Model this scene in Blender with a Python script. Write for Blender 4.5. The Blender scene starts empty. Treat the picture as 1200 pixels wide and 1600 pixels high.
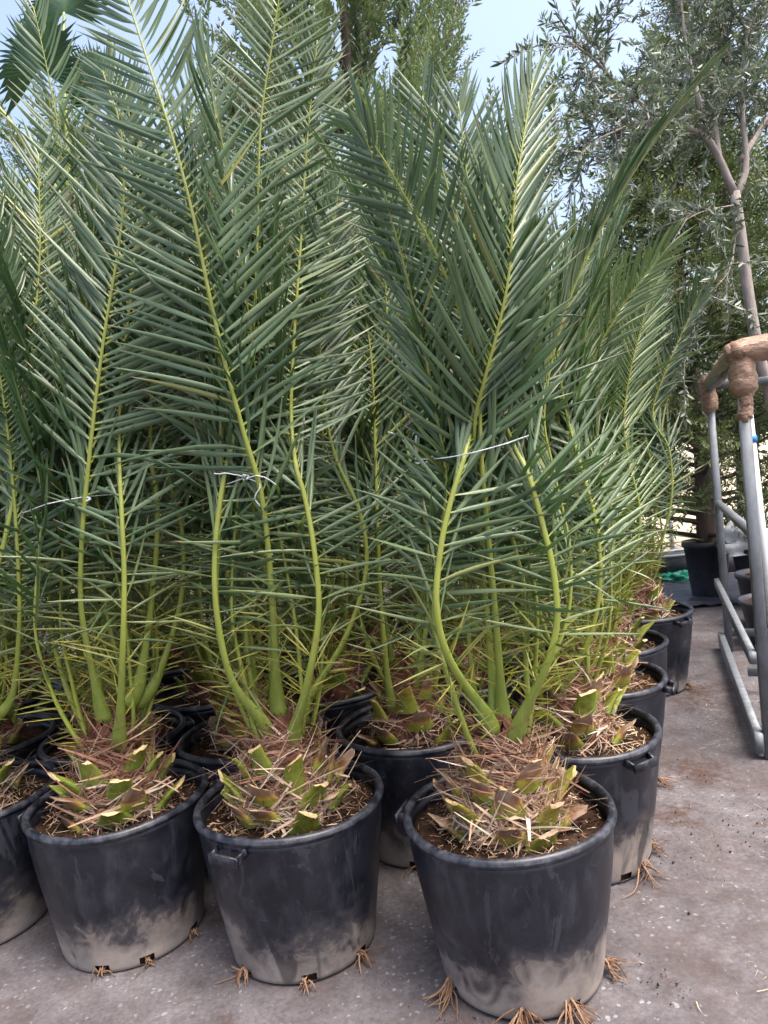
import bpy, math, random
import numpy as np
from mathutils import Matrix, Vector

random.seed(7)
RNG = np.random.default_rng(11)
S = bpy.context.scene
COL = S.collection
R = math.radians
PI = math.pi

# ------------------------------------------------------------------ camera
CAM = np.array([0.0, 0.0, 1.55])
F_PX, PITCH, ROLL = 1128.0, R(3.23), R(5.97)
_w = np.array([0, math.cos(PITCH), -math.sin(PITCH)])
_r = np.array([1.0, 0, 0])
_u = np.cross(_r, _w)
_r, _u = _r * math.cos(ROLL) - _u * math.sin(ROLL), _u * math.cos(ROLL) + _r * math.sin(ROLL)
cd = bpy.data.cameras.new('camera')
cd.sensor_fit = 'VERTICAL'
cd.sensor_height = 24.0
cd.lens = 24.0 * F_PX / 1600.0
cd.clip_start = 0.05
cd.clip_end = 2000
cam = bpy.data.objects.new('camera', cd)
COL.objects.link(cam)
M = Matrix.Identity(4)
for i in range(3):
    M[i][0], M[i][1], M[i][2], M[i][3] = _r[i], _u[i], -_w[i], CAM[i]
cam.matrix_world = M
S.camera = cam


def at(x, y, Y):
    """photo pixel + distance north of the camera -> point in metres"""
    d = _w + _r * (x - 600) / F_PX - _u * (y - 800) / F_PX
    return CAM + d * (Y / d[1])


# ------------------------------------------------------------------ sky, sun, exposure
SUN_EL, SUN_AZ = R(68), R(122)          # azimuth clockwise from +Y (north)
world = bpy.data.worlds.new('World')
S.world = world
world.use_nodes = True
nt = world.node_tree
bg = nt.nodes['Background']
sky = nt.nodes.new('ShaderNodeTexSky')
sky.sky_type = 'NISHITA'
sky.sun_disc = False
sky.sun_elevation = SUN_EL
sky.sun_rotation = SUN_AZ
sky.air_density = 1.0
sky.dust_density = 7.5
sky.ozone_density = 1.0
nt.links.new(sky.outputs[0], bg.inputs[0])
bg.inputs[1].default_value = 0.15
sl = bpy.data.lights.new('sun', 'SUN')
sl.energy = 1.1
sl.angle = R(30)
sl.color = (1.0, 0.95, 0.88)
sun = bpy.data.objects.new('sun', sl)
COL.objects.link(sun)
sdir = Vector((math.sin(SUN_AZ) * math.cos(SUN_EL), math.cos(SUN_AZ) * math.cos(SUN_EL), math.sin(SUN_EL)))
sun.rotation_euler = sdir.to_track_quat('Z', 'Y').to_euler()
sun.location = (-3, -6, 9)
S.view_settings.view_transform = 'Standard'
S.view_settings.look = 'None'
S.view_settings.gamma = 1
S.view_settings.use_curve_mapping = False
S.view_settings.exposure = 1.6


# ------------------------------------------------------------------ helpers
def tag(o, label=None, cat=None, group=None, kind=None):
    if label: o['label'] = label
    if cat: o['category'] = cat
    if group: o['group'] = group
    if kind: o['kind'] = kind
    return o


def empty(name, loc, rz=0.0):
    o = bpy.data.objects.new(name, None)
    o.empty_display_size = 0.1
    COL.objects.link(o)
    o.location = loc
    o.rotation_euler = (0, 0, rz)
    return o


def mk_mesh(name, V, faces, mat, attrs=None, smooth=False):
    """V (n,3); faces: list of index arrays (m,k) with k fixed for each array"""
    me = bpy.data.meshes.new(name)
    V = np.asarray(V, dtype=np.float32)
    fl = [np.asarray(f, dtype=np.int32) for f in (faces if isinstance(faces, list) else [faces]) if len(f)]
    loops = np.concatenate([f.ravel() for f in fl])
    tot = np.concatenate([np.full(len(f), f.shape[1], np.int32) for f in fl])
    start = np.concatenate([[0], np.cumsum(tot)[:-1]]).astype(np.int32)
    me.vertices.add(len(V))
    me.vertices.foreach_set('co', V.ravel())
    me.loops.add(len(loops))
    me.loops.foreach_set('vertex_index', loops)
    me.polygons.add(len(tot))
    me.polygons.foreach_set('loop_start', start)
    me.polygons.foreach_set('loop_total', tot)
    if smooth:
        me.polygons.foreach_set('use_smooth', np.ones(len(tot), bool))
    me.update(calc_edges=True)
    if attrs:
        for k, a in attrs.items():
            at_ = me.attributes.new(k, 'FLOAT', 'POINT')
            at_.data.foreach_set('value', np.asarray(a, np.float32))
    if mat: me.materials.append(mat)
    return me


def link(name, me, parent=None, loc=None):
    o = bpy.data.objects.new(name, me)
    COL.objects.link(o)
    if parent: o.parent = parent
    if loc is not None: o.location = loc
    return o


def obj(name, V, faces, mat, parent=None, attrs=None, smooth=False, loc=None):
    return link(name, mk_mesh(name, V, faces, mat, attrs, smooth), parent, loc)


def copy_tree(o, parent=None):
    c = o.copy()
    COL.objects.link(c)
    c.parent = parent
    for ch in o.children:
        copy_tree(ch, c)
    return c


class MB:
    """collects pieces of ONE part"""
    def __init__(s): s.V = []; s.Q = []; s.T = []; s.A = {}; s.n = 0
    def add(s, V, Q=None, T=None, **attrs):
        V = np.asarray(V, float)
        if Q is not None and len(Q): s.Q.append(np.asarray(Q) + s.n)
        if T is not None and len(T): s.T.append(np.asarray(T) + s.n)
        for k, a in attrs.items():
            s.A.setdefault(k, []).append(np.broadcast_to(a, (len(V),)).astype(float))
        s.V.append(V); s.n += len(V)
    def box(s, c, d, rot=None, **a):
        V = np.array([[x, y, z] for x in (-.5, .5) for y in (-.5, .5) for z in (-.5, .5)]) * d
        if rot is not None: V = V @ np.array(rot).T
        s.add(V + c, Q=[[0, 1, 3, 2], [4, 6, 7, 5], [0, 4, 5, 1], [2, 3, 7, 6], [0, 2, 6, 4], [1, 5, 7, 3]], **a)
    def beam(s, p, q, w, h, up=(0, 0, 1), bev=0.0, **a):
        p = np.array(p, float); q = np.array(q, float)
        t = (q - p) / np.linalg.norm(q - p)
        b = np.cross(t, up); b /= np.linalg.norm(b)
        n = np.cross(b, t)
        e = min(w, h) * 0.12
        prof = [(-w/2+e, -h/2), (w/2-e, -h/2), (w/2, -h/2+e), (w/2, h/2-e), (w/2-e, h/2), (-w/2+e, h/2), (-w/2, h/2-e), (-w/2, -h/2+e)]
        V = [pp + b*x + n*y for pp in (p, q) for x, y in prof]
        Q = [[i, (i+1) % 8, 8+(i+1) % 8, 8+i] for i in range(8)]
        Q += [[0, 7, 6, 5], [0, 5, 4, 1], [1, 4, 3, 2], [8, 13, 14, 15], [8, 9, 12, 13], [9, 10, 11, 12]]
        s.add(V, Q=Q, **a)
    def tube(s, P, rad, n=6, flat=1.0, ref=None, cap=True, **a):
        P = np.asarray(P, float); m = len(P)
        rad = np.broadcast_to(rad, (m,))
        T = np.gradient(P, axis=0); T /= np.linalg.norm(T, axis=1)[:, None] + 1e-12
        if ref is None:
            ref = np.array([0.0, 0, 1]) if abs(T[0][2]) < 0.9 else np.array([1.0, 0, 0])
        ref = np.broadcast_to(ref, (m, 3))
        B = np.cross(T, ref); B /= np.linalg.norm(B, axis=1)[:, None] + 1e-12
        N = np.cross(B, T)
        th = np.arange(n) / n * 2 * PI
        V = (P[:, None, :] + rad[:, None, None] * (np.cos(th)[None, :, None] * B[:, None, :] + flat * np.sin(th)[None, :, None] * N[:, None, :])).reshape(-1, 3)
        i, j = np.meshgrid(np.arange(m-1), np.arange(n), indexing='ij')
        Q = np.stack([i*n+j, i*n+(j+1) % n, (i+1)*n+(j+1) % n, (i+1)*n+j], -1).reshape(-1, 4)
        at2 = {}
        for k, v in a.items():
            v = np.asarray(v, float)
            at2[k] = np.repeat(v, n) if v.ndim == 1 and len(v) == m else v
        Tn = None
        if cap:
            V = np.vstack([V, P[0], P[-1]])
            c0, c1 = m*n, m*n+1
            Tn = [[c0, (k+1) % n, k] for k in range(n)] + [[c1, (m-1)*n+k, (m-1)*n+(k+1) % n] for k in range(n)]
            for k in at2:
                if at2[k].ndim: at2[k] = np.concatenate([at2[k], [at2[k][0], at2[k][-1]]])
        s.add(V, Q=Q, T=Tn, **at2)
    def build(s, name, mat, parent=None, smooth=False, loc=None):
        f = []
        if s.Q: f.append(np.concatenate(s.Q))
        if s.T: f.append(np.concatenate(s.T))
        return obj(name, np.concatenate(s.V), f, mat, parent, {k: np.concatenate(v) for k, v in s.A.items()}, smooth, loc)


def spline(P, n):
    """Catmull-Rom through P, resampled at n points of equal arc length"""
    P = np.asarray(P, float)
    Q = np.vstack([2*P[0]-P[1], P, 2*P[-1]-P[-2]])
    out = []
    for i in range(1, len(Q)-2):
        for t in np.linspace(0, 1, 24, endpoint=False):
            a, b, c, d = Q[i-1], Q[i], Q[i+1], Q[i+2]
            out.append(.5*((2*b)+(c-a)*t+(2*a-5*b+4*c-d)*t*t+(-a+3*b-3*c+d)*t**3))
    out.append(P[-1])
    out = np.array(out)
    s = np.concatenate([[0], np.cumsum(np.linalg.norm(np.diff(out, axis=0), axis=1))])
    u = np.linspace(0, s[-1], n)
    return np.stack([np.interp(u, s, out[:, k]) for k in range(3)], 1), s[-1]


# ------------------------------------------------------------------ materials
def new_mat(name):
    m = bpy.data.materials.new(name)
    m.use_nodes = True
    n = m.node_tree
    return m, n, n.nodes['Principled BSDF'], n.nodes.new, n.links.new


def ramp(N, L, fac, stops, interp='LINEAR'):
    r = N('ShaderNodeValToRGB')
    r.color_ramp.interpolation = interp
    e = r.color_ramp.elements
    while len(e) < len(stops): e.new(0.5)
    for k, (p, c) in enumerate(stops):
        e[k].position = p
        e[k].color = (*c, 1) if len(c) == 3 else c
    if fac is not None: L(fac, r.inputs[0])
    return r.outputs[0]


def noise(N, L, vec, scale, detail=4, rough=0.55, dist=0.0):
    t = N('ShaderNodeTexNoise')
    t.inputs['Scale'].default_value = scale
    t.inputs['Detail'].default_value = detail
    t.inputs['Roughness'].default_value = rough
    t.inputs['Distortion'].default_value = dist
    if vec is not None: L(vec, t.inputs['Vector'])
    return t.outputs['Fac']


def mixc(N, L, fac, a, b, mode='MIX'):
    m = N('ShaderNodeMix')
    m.data_type = 'RGBA'
    m.blend_type = mode
    ins = [m.inputs[0], m.inputs[6], m.inputs[7]]
    for sock, v in zip(ins, (fac, a, b)):
        if isinstance(v, (int, float)): sock.default_value = v
        elif isinstance(v, tuple): sock.default_value = (*v, 1) if len(v) == 3 else v
        else: L(v, sock)
    return m.outputs[2]


def math_(N, L, op, a, b=0.0, c=None, clamp=False):
    m = N('ShaderNodeMath')
    m.operation = op
    m.use_clamp = clamp
    for sock, v in zip(m.inputs, (a, b, c)):
        if v is None: continue
        if isinstance(v, (int, float)): sock.default_value = v
        else: L(v, sock)
    return m.outputs[0]


def attr(N, name):
    a = N('ShaderNodeAttribute')
    a.attribute_name = name
    return a.outputs['Fac']


def bump(N, L, bs, h, strength, dist=0.01):
    b = N('ShaderNodeBump')
    b.inputs['Strength'].default_value = strength
    b.inputs['Distance'].default_value = dist
    L(h, b.inputs['Height'])
    L(b.outputs[0], bs.inputs['Normal'])


def obj_vec(N, L, randomize=True, scale=(1, 1, 1)):
    tc = N('ShaderNodeTexCoord')
    v = tc.outputs['Object']
    mp = N('ShaderNodeMapping')
    mp.inputs['Scale'].default_value = scale
    L(v, mp.inputs['Vector'])
    if randomize:
        oi = N('ShaderNodeObjectInfo')
        m = N('ShaderNodeVectorMath'); m.operation = 'SCALE'
        m.inputs[0].default_value = (17.3, 31.1, 7.7)
        L(oi.outputs['Random'], m.inputs['Scale'])
        L(m.outputs[0], mp.inputs['Location'])
    return v, mp.outputs[0]


def leaf_mat(name, dark, mid, light, spine=(0.36, 0.33, 0.05), tip=(0.30, 0.20, 0.12), trans=0.22, rough=0.42):
    m, n, bs, N, L = new_mat(name)
    c = ramp(N, L, attr(N, 'v'), [(0.0, dark), (0.5, mid), (1.0, light)])
    y = attr(N, 'y')
    c = mixc(N, L, y, c, spine)
    t = attr(N, 't')
    c = mixc(N, L, ramp(N, L, t, [(0.0, (1, 1, 1)), (0.07, (0, 0, 0))]), c, (0.36, 0.40, 0.06))
    brown = math_(N, L, 'MULTIPLY', ramp(N, L, t, [(0.86, (0, 0, 0)), (0.97, (1, 1, 1))]), attr(N, 'b'))
    c = mixc(N, L, brown, c, tip)
    L(c, bs.inputs['Base Color'])
    bs.inputs['Roughness'].default_value = rough
    bs.inputs['Specular IOR Level'].default_value = 0.6
    tr = N('ShaderNodeBsdfTranslucent')
    c2 = mixc(N, L, 1.0, c, (0.95, 1.25, 0.5), 'MULTIPLY')
    L(c2, tr.inputs['Color'])
    mx = N('ShaderNodeMixShader')
    mx.inputs[0].default_value = trans
    L(bs.outputs[0], mx.inputs[1]); L(tr.outputs[0], mx.inputs[2])
    L(mx.outputs[0], n.nodes['Material Output'].inputs['Surface'])
    return m


M_LEAF = leaf_mat('palm_leaflet', (0.030, 0.068, 0.031), (0.086, 0.146, 0.066), (0.200, 0.265, 0.138), trans=0.20, rough=0.38)
M_LEAFW = leaf_mat('palm_leaflet_backlit', (0.055, 0.105, 0.032), (0.105, 0.170, 0.060), (0.190, 0.260, 0.110), rough=0.3)  # leaf green yellowed and brightened in colour, as if light shone through


def rachis_material():
    m, n, bs, N, L = new_mat('palm_rachis')
    c = ramp(N, L, attr(N, 'sv'), [(0.0, (0.130, 0.190, 0.028)), (0.06, (0.165, 0.225, 0.034)), (0.16, (0.235, 0.285, 0.045)), (0.45, (0.255, 0.300, 0.058)), (1.0, (0.21, 0.25, 0.080))])
    v, vm = obj_vec(N, L, True, (1, 1, 0.25))
    f = noise(N, L, vm, 60, 3)
    blot = noise(N, L, vm, 23, 5, 0.7)
    c = mixc(N, L, ramp(N, L, blot, [(0.56, (0, 0, 0)), (0.72, (0.55, 0.55, 0.55))]), c, (0.16, 0.12, 0.045))
    bump(N, L, bs, f, 0.35, 0.004)
    c = mixc(N, L, ramp(N, L, f, [(0.35, (0, 0, 0)), (0.75, (0.5, 0.5, 0.5))]), c, (0.30, 0.33, 0.075))
    L(c, bs.inputs['Base Color'])
    bs.inputs['Roughness'].default_value = 0.42
    return m


M_RACHIS = rachis_material()


def ramp_mat(name, attr_name, stops, rough=0.85, grain=None, spec=0.25):
    m, n, bs, N, L = new_mat(name)
    c = ramp(N, L, attr(N, attr_name), stops)
    if grain:
        v, vm = obj_vec(N, L)
        f = noise(N, L, vm, grain, 5, 0.7)
        c = mixc(N, L, 1.0, c, ramp(N, L, f, [(0.3, (0.62, 0.42, 0.34)), (0.52, (1, 1, 1)), (0.7, (1.2, 1.2, 1.2))]), 'MULTIPLY')
    L(c, bs.inputs['Base Color'])
    bs.inputs['Roughness'].default_value = rough
    bs.inputs['Specular IOR Level'].default_value = spec
    return m


M_FIBRE = ramp_mat('palm_fibre', 'v', [(0.0, (0.085, 0.030, 0.020)), (0.3, (0.19, 0.085, 0.055)), (0.55, (0.30, 0.18, 0.12)), (0.8, (0.46, 0.35, 0.25)), (1.0, (0.58, 0.50, 0.40))], 0.85)
M_BOOT = ramp_mat('leaf_base_green', 'v', [(0.0, (0.125, 0.190, 0.025)), (0.35, (0.20, 0.225, 0.030)), (0.55, (0.30, 0.235, 0.045)), (0.75, (0.19, 0.095, 0.05)), (1.0, (0.29, 0.22, 0.165))], 0.55, 35, 0.4)
M_CUT = ramp_mat('fresh_cut', 'v', [(0.0, (0.56, 0.46, 0.25)), (0.5, (0.44, 0.31, 0.15)), (1.0, (0.24, 0.17, 0.12))], 0.7, 120)
M_STRAW = ramp_mat('soil_straw', 'v', [(0.0, (0.10, 0.055, 0.035)), (0.4, (0.30, 0.19, 0.11)), (0.8, (0.50, 0.38, 0.25)), (1.0, (0.62, 0.54, 0.42))], 0.9)
M_ROOT = ramp_mat('root_brown', 'v', [(0.0, (0.10, 0.052, 0.030)), (1.0, (0.30, 0.185, 0.115))], 0.85)


def soil_material():
    m, n, bs, N, L = new_mat('potting_soil')
    v, vm = obj_vec(N, L)
    f = noise(N, L, vm, 55, 6, 0.7)
    g = noise(N, L, vm, 9, 3)
    c = ramp(N, L, f, [(0.3, (0.012, 0.007, 0.005)), (0.55, (0.045, 0.024, 0.016)), (0.8, (0.13, 0.075, 0.045))])
    c = mixc(N, L, ramp(N, L, g, [(0.5, (0, 0, 0)), (0.75, (0.5, 0.5, 0.5))]), c, (0.12, 0.08, 0.055))
    L(c, bs.inputs['Base Color'])
    bs.inputs['Roughness'].default_value = 0.95
    bs.inputs['Specular IOR Level'].default_value = 0.1
    bump(N, L, bs, f, 0.9, 0.02)
    return m


M_SOIL = soil_material()


def pot_material(name, rim=False):
    """black plastic; dried mud splashed up from the ground, scuffs and fingerprints in dust"""
    m, n, bs, N, L = new_mat(name)
    v, vm = obj_vec(N, L)
    sx = N('ShaderNodeSeparateXYZ'); L(v, sx.inputs[0])
    z = sx.outputs['Z']
    big = noise(N, L, vm, 5.0, 5, 0.6, 0.5)
    streakv = N('ShaderNodeMapping'); streakv.inputs['Scale'].default_value = (1, 1, 0.38); L(vm, streakv.inputs['Vector'])
    streak = noise(N, L, streakv.outputs[0], 17, 5, 0.65)
    fine = noise(N, L, vm, 130, 3, 0.6)
    # mud line about 0.17 m up, ragged
    mid_ = noise(N, L, vm, 16, 6, 0.72, 1.2)
    h = math_(N, L, 'MULTIPLY_ADD', big, 0.40, math_(N, L, 'MULTIPLY_ADD', mid_, 0.22, -0.31))
    zz = math_(N, L, 'SUBTRACT', z, h)
    mud = ramp(N, L, zz, [(0.02, (1, 1, 1)), (0.11, (0.55, 0.55, 0.55)), (0.15, (0.20, 0.20, 0.20)), (0.24, (0, 0, 0))])
    patchn = noise(N, L, vm, 4.2, 5, 0.6, 1.6)
    film = math_(N, L, 'MULTIPLY_ADD', ramp(N, L, patchn, [(0.40, (0, 0, 0)), (0.62, (1, 1, 1))]), 0.05, math_(N, L, 'MULTIPLY', ramp(N, L, streak, [(0.5, (0, 0, 0)), (0.8, (1, 1, 1))]), 0.16))
    vor = N('ShaderNodeTexNoise'); vor.inputs['Scale'].default_value = 7; vor.inputs['Distortion'].default_value = 1.4; L(streakv.outputs[0], vor.inputs['Vector'])
    wipe = ramp(N, L, vor.outputs['Fac'], [(0.58, (1, 1, 1)), (0.66, (0.35, 0.35, 0.35))])
    dust = math_(N, L, 'MAXIMUM', math_(N, L, 'MULTIPLY', mud, 0.80), film)
    dust = math_(N, L, 'MULTIPLY', dust, wipe)
    scv = N('ShaderNodeMapping'); scv.inputs['Scale'].default_value = (1, 1, 2.2); scv.inputs['Rotation'].default_value = (.5, .25, 0); L(vm, scv.inputs['Vector'])
    sc = noise(N, L, scv.outputs[0], 6.5, 2, 0.4, 0.9)
    scratch = ramp(N, L, sc, [(0.492, (0, 0, 0)), (0.50, (1, 1, 1)), (0.508, (0, 0, 0))])
    scratch = math_(N, L, 'MULTIPLY', scratch, ramp(N, L, noise(N, L, vm, 10, 3), [(0.52, (0, 0, 0)), (0.62, (0.22, 0.22, 0.22))]))
    dust = math_(N, L, 'MAXIMUM', dust, scratch)
    hard = ramp(N, L, noise(N, L, streakv.outputs[0], 6.0, 6, 0.7, 2.0), [(0.575, (0, 0, 0)), (0.595, (0.13, 0.13, 0.13))])
    dust = math_(N, L, 'MAXIMUM', dust, hard)
    speck = ramp(N, L, fine, [(0.66, (0, 0, 0)), (0.78, (0.5, 0.5, 0.5))])
    dust = math_(N, L, 'MAXIMUM', dust, math_(N, L, 'MULTIPLY', speck, 0.35), clamp=True)
    if rim:
        wear = noise(N, L, vm, 22, 5, 0.65)
        dust = math_(N, L, 'MULTIPLY', ramp(N, L, wear, [(0.42, (0, 0, 0)), (0.72, (1, 1, 1))]), 0.30)
    dcol = ramp(N, L, noise(N, L, vm, 9, 4), [(0.3, (0.27, 0.245, 0.235)), (0.7, (0.42, 0.35, 0.30))])
    dcol = mixc(N, L, ramp(N, L, zz, [(0.12, (0, 0, 0)), (0.22, (1, 1, 1))]), dcol, (0.20, 0.21, 0.26))
    c = mixc(N, L, dust, (0.0055, 0.0068, 0.0128), dcol)
    L(c, bs.inputs['Base Color'])
    L(math_(N, L, 'MULTIPLY_ADD', dust, 0.5, 0.36, clamp=True), bs.inputs['Roughness'])
    bs.inputs['Specular IOR Level'].default_value = 0.5
    bump(N, L, bs, math_(N, L, 'ADD', big, math_(N, L, 'MULTIPLY', fine, 0.1)), 0.25, 0.008)
    return m


M_POT = pot_material('pot_plastic')
M_RIM = pot_material('pot_rim_plastic', True)


def ground_material():
    m, n, bs, N, L = new_mat('yard_concrete')
    tc = N('ShaderNodeTexCoord')
    v = tc.outputs['Object']
    big = noise(N, L, v, 1.1, 6, 0.62, 0.4)
    mid = noise(N, L, v, 6.5, 6, 0.65, 0.3)
    fine = noise(N, L, v, 70, 4, 0.7)
    c = ramp(N, L, big, [(0.3, (0.086, 0.079, 0.084)), (0.55, (0.120, 0.112, 0.119)), (0.75, (0.152, 0.144, 0.153))])
    c = mixc(N, L, 1.0, c, ramp(N, L, mid, [(0.28, (0.58, 0.55, 0.55)), (0.68, (1.25, 1.25, 1.26))]), 'MULTIPLY')
    c = mixc(N, L, 1.0, c, ramp(N, L, fine, [(0.25, (0.62, 0.60, 0.60)), (0.75, (1.30, 1.30, 1.30))]), 'MULTIPLY')
    # pale aggregate showing through
    vo = N('ShaderNodeTexVoronoi'); vo.inputs['Scale'].default_value = 46
    nz = N('ShaderNodeTexNoise'); nz.inputs['Scale'].default_value = 90; L(v, nz.inputs['Vector'])
    wv = N('ShaderNodeVectorMath'); wv.operation = 'MULTIPLY_ADD'; L(nz.outputs['Color'], wv.inputs[0]); wv.inputs[1].default_value = (.018, .018, .018); L(v, wv.inputs[2])
    L(wv.outputs[0], vo.inputs['Vector'])
    sepc = N('ShaderNodeSeparateColor'); L(vo.outputs['Color'], sepc.inputs[0])
    size = math_(N, L, 'MULTIPLY', ramp(N, L, sepc.outputs[0], [(0.55, (0, 0, 0)), (1.0, (1, 1, 1))]), 0.34)
    chip = math_(N, L, 'LESS_THAN', vo.outputs['Distance'], size)
    chip = math_(N, L, 'MULTIPLY', chip, ramp(N, L, mid, [(0.35, (0.1, 0.1, 0.1)), (0.65, (0.8, 0.8, 0.8))]))
    c = mixc(N, L, chip, c, (0.30, 0.29, 0.31))
    # spilt soil trodden into the surface
    st = noise(N, L, v, 2.3, 7, 0.68, 0.8)
    st2 = noise(N, L, v, 26, 5, 0.7)
    stain = ramp(N, L, math_(N, L, 'MULTIPLY_ADD', st2, 0.30, math_(N, L, 'MULTIPLY', st, 0.85)), [(0.555, (0, 0, 0)), (0.69, (0.72, 0.72, 0.72))])
    c = mixc(N, L, stain, c, (0.078, 0.060, 0.056))
    spill = 0.0
    for (x_, y_, r_) in ((1.52, 2.72, .30), (1.08, 2.93, .20), (.02, 1.83, .16), (.665, 1.985, .075), (1.80, 4.35, .42), (1.35, 3.3, .22), (-.62, 2.02, .10)):
        dv = N('ShaderNodeVectorMath'); dv.operation = 'DISTANCE'; L(v, dv.inputs[0]); dv.inputs[1].default_value = (x_, y_, 0)
        q = math_(N, L, 'DIVIDE', dv.outputs['Value'], r_)
        q = math_(N, L, 'SUBTRACT', 1.25, q)
        q = math_(N, L, 'ADD', q, math_(N, L, 'MULTIPLY_ADD', st2, 2.6, math_(N, L, 'MULTIPLY_ADD', st, 2.2, -2.75)))
        spill = math_(N, L, 'MAXIMUM', spill, q)
    c = mixc(N, L, ramp(N, L, spill, [(0.35, (0, 0, 0)), (0.9, (0.85, 0.85, 0.85))]), c, (0.070, 0.044, 0.036))
    # trodden path and dry field beyond the yard
    sx = N('ShaderNodeSeparateXYZ'); L(v, sx.inputs[0])
    far = ramp(N, L, math_(N, L, 'MULTIPLY', sx.outputs['Y'], 0.02), [(0.186, (0, 0, 0)), (0.196, (1, 1, 1))])
    west = ramp(N, L, math_(N, L, 'MULTIPLY_ADD', sx.outputs['X'], 0.1, math_(N, L, 'MULTIPLY', big, 0.1)), [(0.27, (1, 1, 1)), (0.33, (0, 0, 0))])
    field = mixc(N, L, west, mixc(N, L, mid, (0.40, 0.33, 0.23), (0.52, 0.45, 0.35)), mixc(N, L, mid, (0.035, 0.045, 0.020), (0.10, 0.10, 0.045)))
    c = mixc(N, L, far, c, field)
    L(c, bs.inputs['Base Color'])
    bs.inputs['Roughness'].default_value = 0.9
    bs.inputs['Specular IOR Level'].default_value = 0.2
    hgt = math_(N, L, 'ADD', math_(N, L, 'MULTIPLY', fine, 0.5), math_(N, L, 'ADD', mid, math_(N, L, 'MULTIPLY', chip, 0.25)))
    bump(N, L, bs, hgt, 0.55, 0.012)
    return m


def simple(name, col, rough=0.6, metal=0.0, var=None, scale=8, stretch=(1, 1, 1), bmp=0.0):
    m, n, bs, N, L = new_mat(name)
    bs.inputs['Roughness'].default_value = rough
    bs.inputs['Metallic'].default_value = metal
    if var:
        v, vm = obj_vec(N, L, True, stretch)
        f = noise(N, L, vm, scale, 5, 0.65)
        L(ramp(N, L, f, [(0.3, col), (0.72, var)]), bs.inputs['Base Color'])
        if bmp: bump(N, L, bs, f, bmp, 0.01)
    else:
        bs.inputs['Base Color'].default_value = (*col, 1)
    return m


M_GROUND = ground_material()
M_STEEL = simple('galvanised_steel', (0.12, 0.135, 0.15), 0.55, 0.35, (0.21, 0.23, 0.255), 26, (1, 1, 0.4), 0.1)
M_TAPE = simple('brown_packing_tape', (0.20, 0.115, 0.072), 0.3, 0.0, (0.40, 0.26, 0.18), 30, (1, 1, 2.6), 0.9)
M_TWINE = simple('white_twine', (0.46, 0.48, 0.52), 0.5, 0.0, (0.62, 0.64, 0.68), 90)
M_BARK = simple('conifer_bark', (0.050, 0.036, 0.030), 0.9, 0.0, (0.13, 0.095, 0.075), 14, (1, 1, 0.25), 0.6)
M_OBARK = simple('olive_bark', (0.21, 0.18, 0.165), 0.85, 0.0, (0.38, 0.34, 0.31), 30, (1, 1, 0.35), 0.5)
M_DARKP = simple('dark_blue_plastic', (0.014, 0.017, 0.030), 0.5, 0.0, (0.04, 0.045, 0.06), 12)
M_TARP = simple('black_ground_sheet', (0.018, 0.020, 0.032), 0.6, 0.0, (0.06, 0.062, 0.08), 7, (1, 1, 1), 0.5)
M_BAG = simple('white_plastic_bag', (0.72, 0.74, 0.78), 0.35, 0.0, (0.84, 0.85, 0.87), 9, (1, 1, 1), 0.3)
M_GREENP = simple('green_plastic_scrap', (0.01, 0.26, 0.16), 0.4, 0.0, (0.03, 0.42, 0.28), 20)
M_PALE = simple('pale_painted_rail', (0.60, 0.62, 0.64), 0.5, 0.0, (0.72, 0.73, 0.74), 10)
M_BLUE = simple('blue_band', (0.02, 0.22, 0.62), 0.45)
M_CON_A = leaf_mat('cypress_spray_hazed', (0.10, 0.135, 0.085), (0.175, 0.215, 0.125), (0.31, 0.35, 0.18), trans=0.3, rough=0.6)  # spray colour paled to stand in for backlight and haze
M_CON_B = leaf_mat('cypress_spray_dark', (0.045, 0.068, 0.033), (0.11, 0.145, 0.055), (0.26, 0.28, 0.09), trans=0.12, rough=0.6)
M_OLIVE = leaf_mat('olive_leaf', (0.065, 0.085, 0.060), (0.130, 0.160, 0.125), (0.27, 0.31, 0.28), trans=0.15, rough=0.45)
M_FAN = leaf_mat('fan_leaf', (0.030, 0.085, 0.035), (0.050, 0.120, 0.050), (0.08, 0.16, 0.06), trans=0.2)

# ------------------------------------------------------------------ ground
def make_ground():
    xs = np.concatenate([[-600, -60, -12], np.linspace(-4, 6, 61), [14, 60, 600]])
    ys = np.concatenate([[-60, -8], np.linspace(-1, 11, 73), [20, 60, 250, 900]])
    X, Y = np.meshgrid(xs, ys, indexing='ij')
    Z = np.zeros_like(X)
    near = (np.abs(X - 1) < 4.6) & (Y > -.5) & (Y < 10.5)
    Z += near * (0.004 * np.sin(X * 2.3 + 1) * np.cos(Y * 1.7) - 0.004)
    V = np.stack([X, Y, Z], -1).reshape(-1, 3)
    nx, ny = len(xs), len(ys)
    i, j = np.meshgrid(np.arange(nx - 1), np.arange(ny - 1), indexing='ij')
    Q = np.stack([i*ny+j, (i+1)*ny+j, (i+1)*ny+j+1, i*ny+j+1], -1).reshape(-1, 4)
    o = obj('ground', V, [Q], M_GROUND, None, None, True)
    tag(o, 'grey stained concrete yard with pale aggregate and spilt soil', kind='structure')


make_ground()

# ------------------------------------------------------------------ pots
POT_H, POT_RT, POT_RB = 0.50, 0.318, 0.240
SOIL_Z = 0.435


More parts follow.
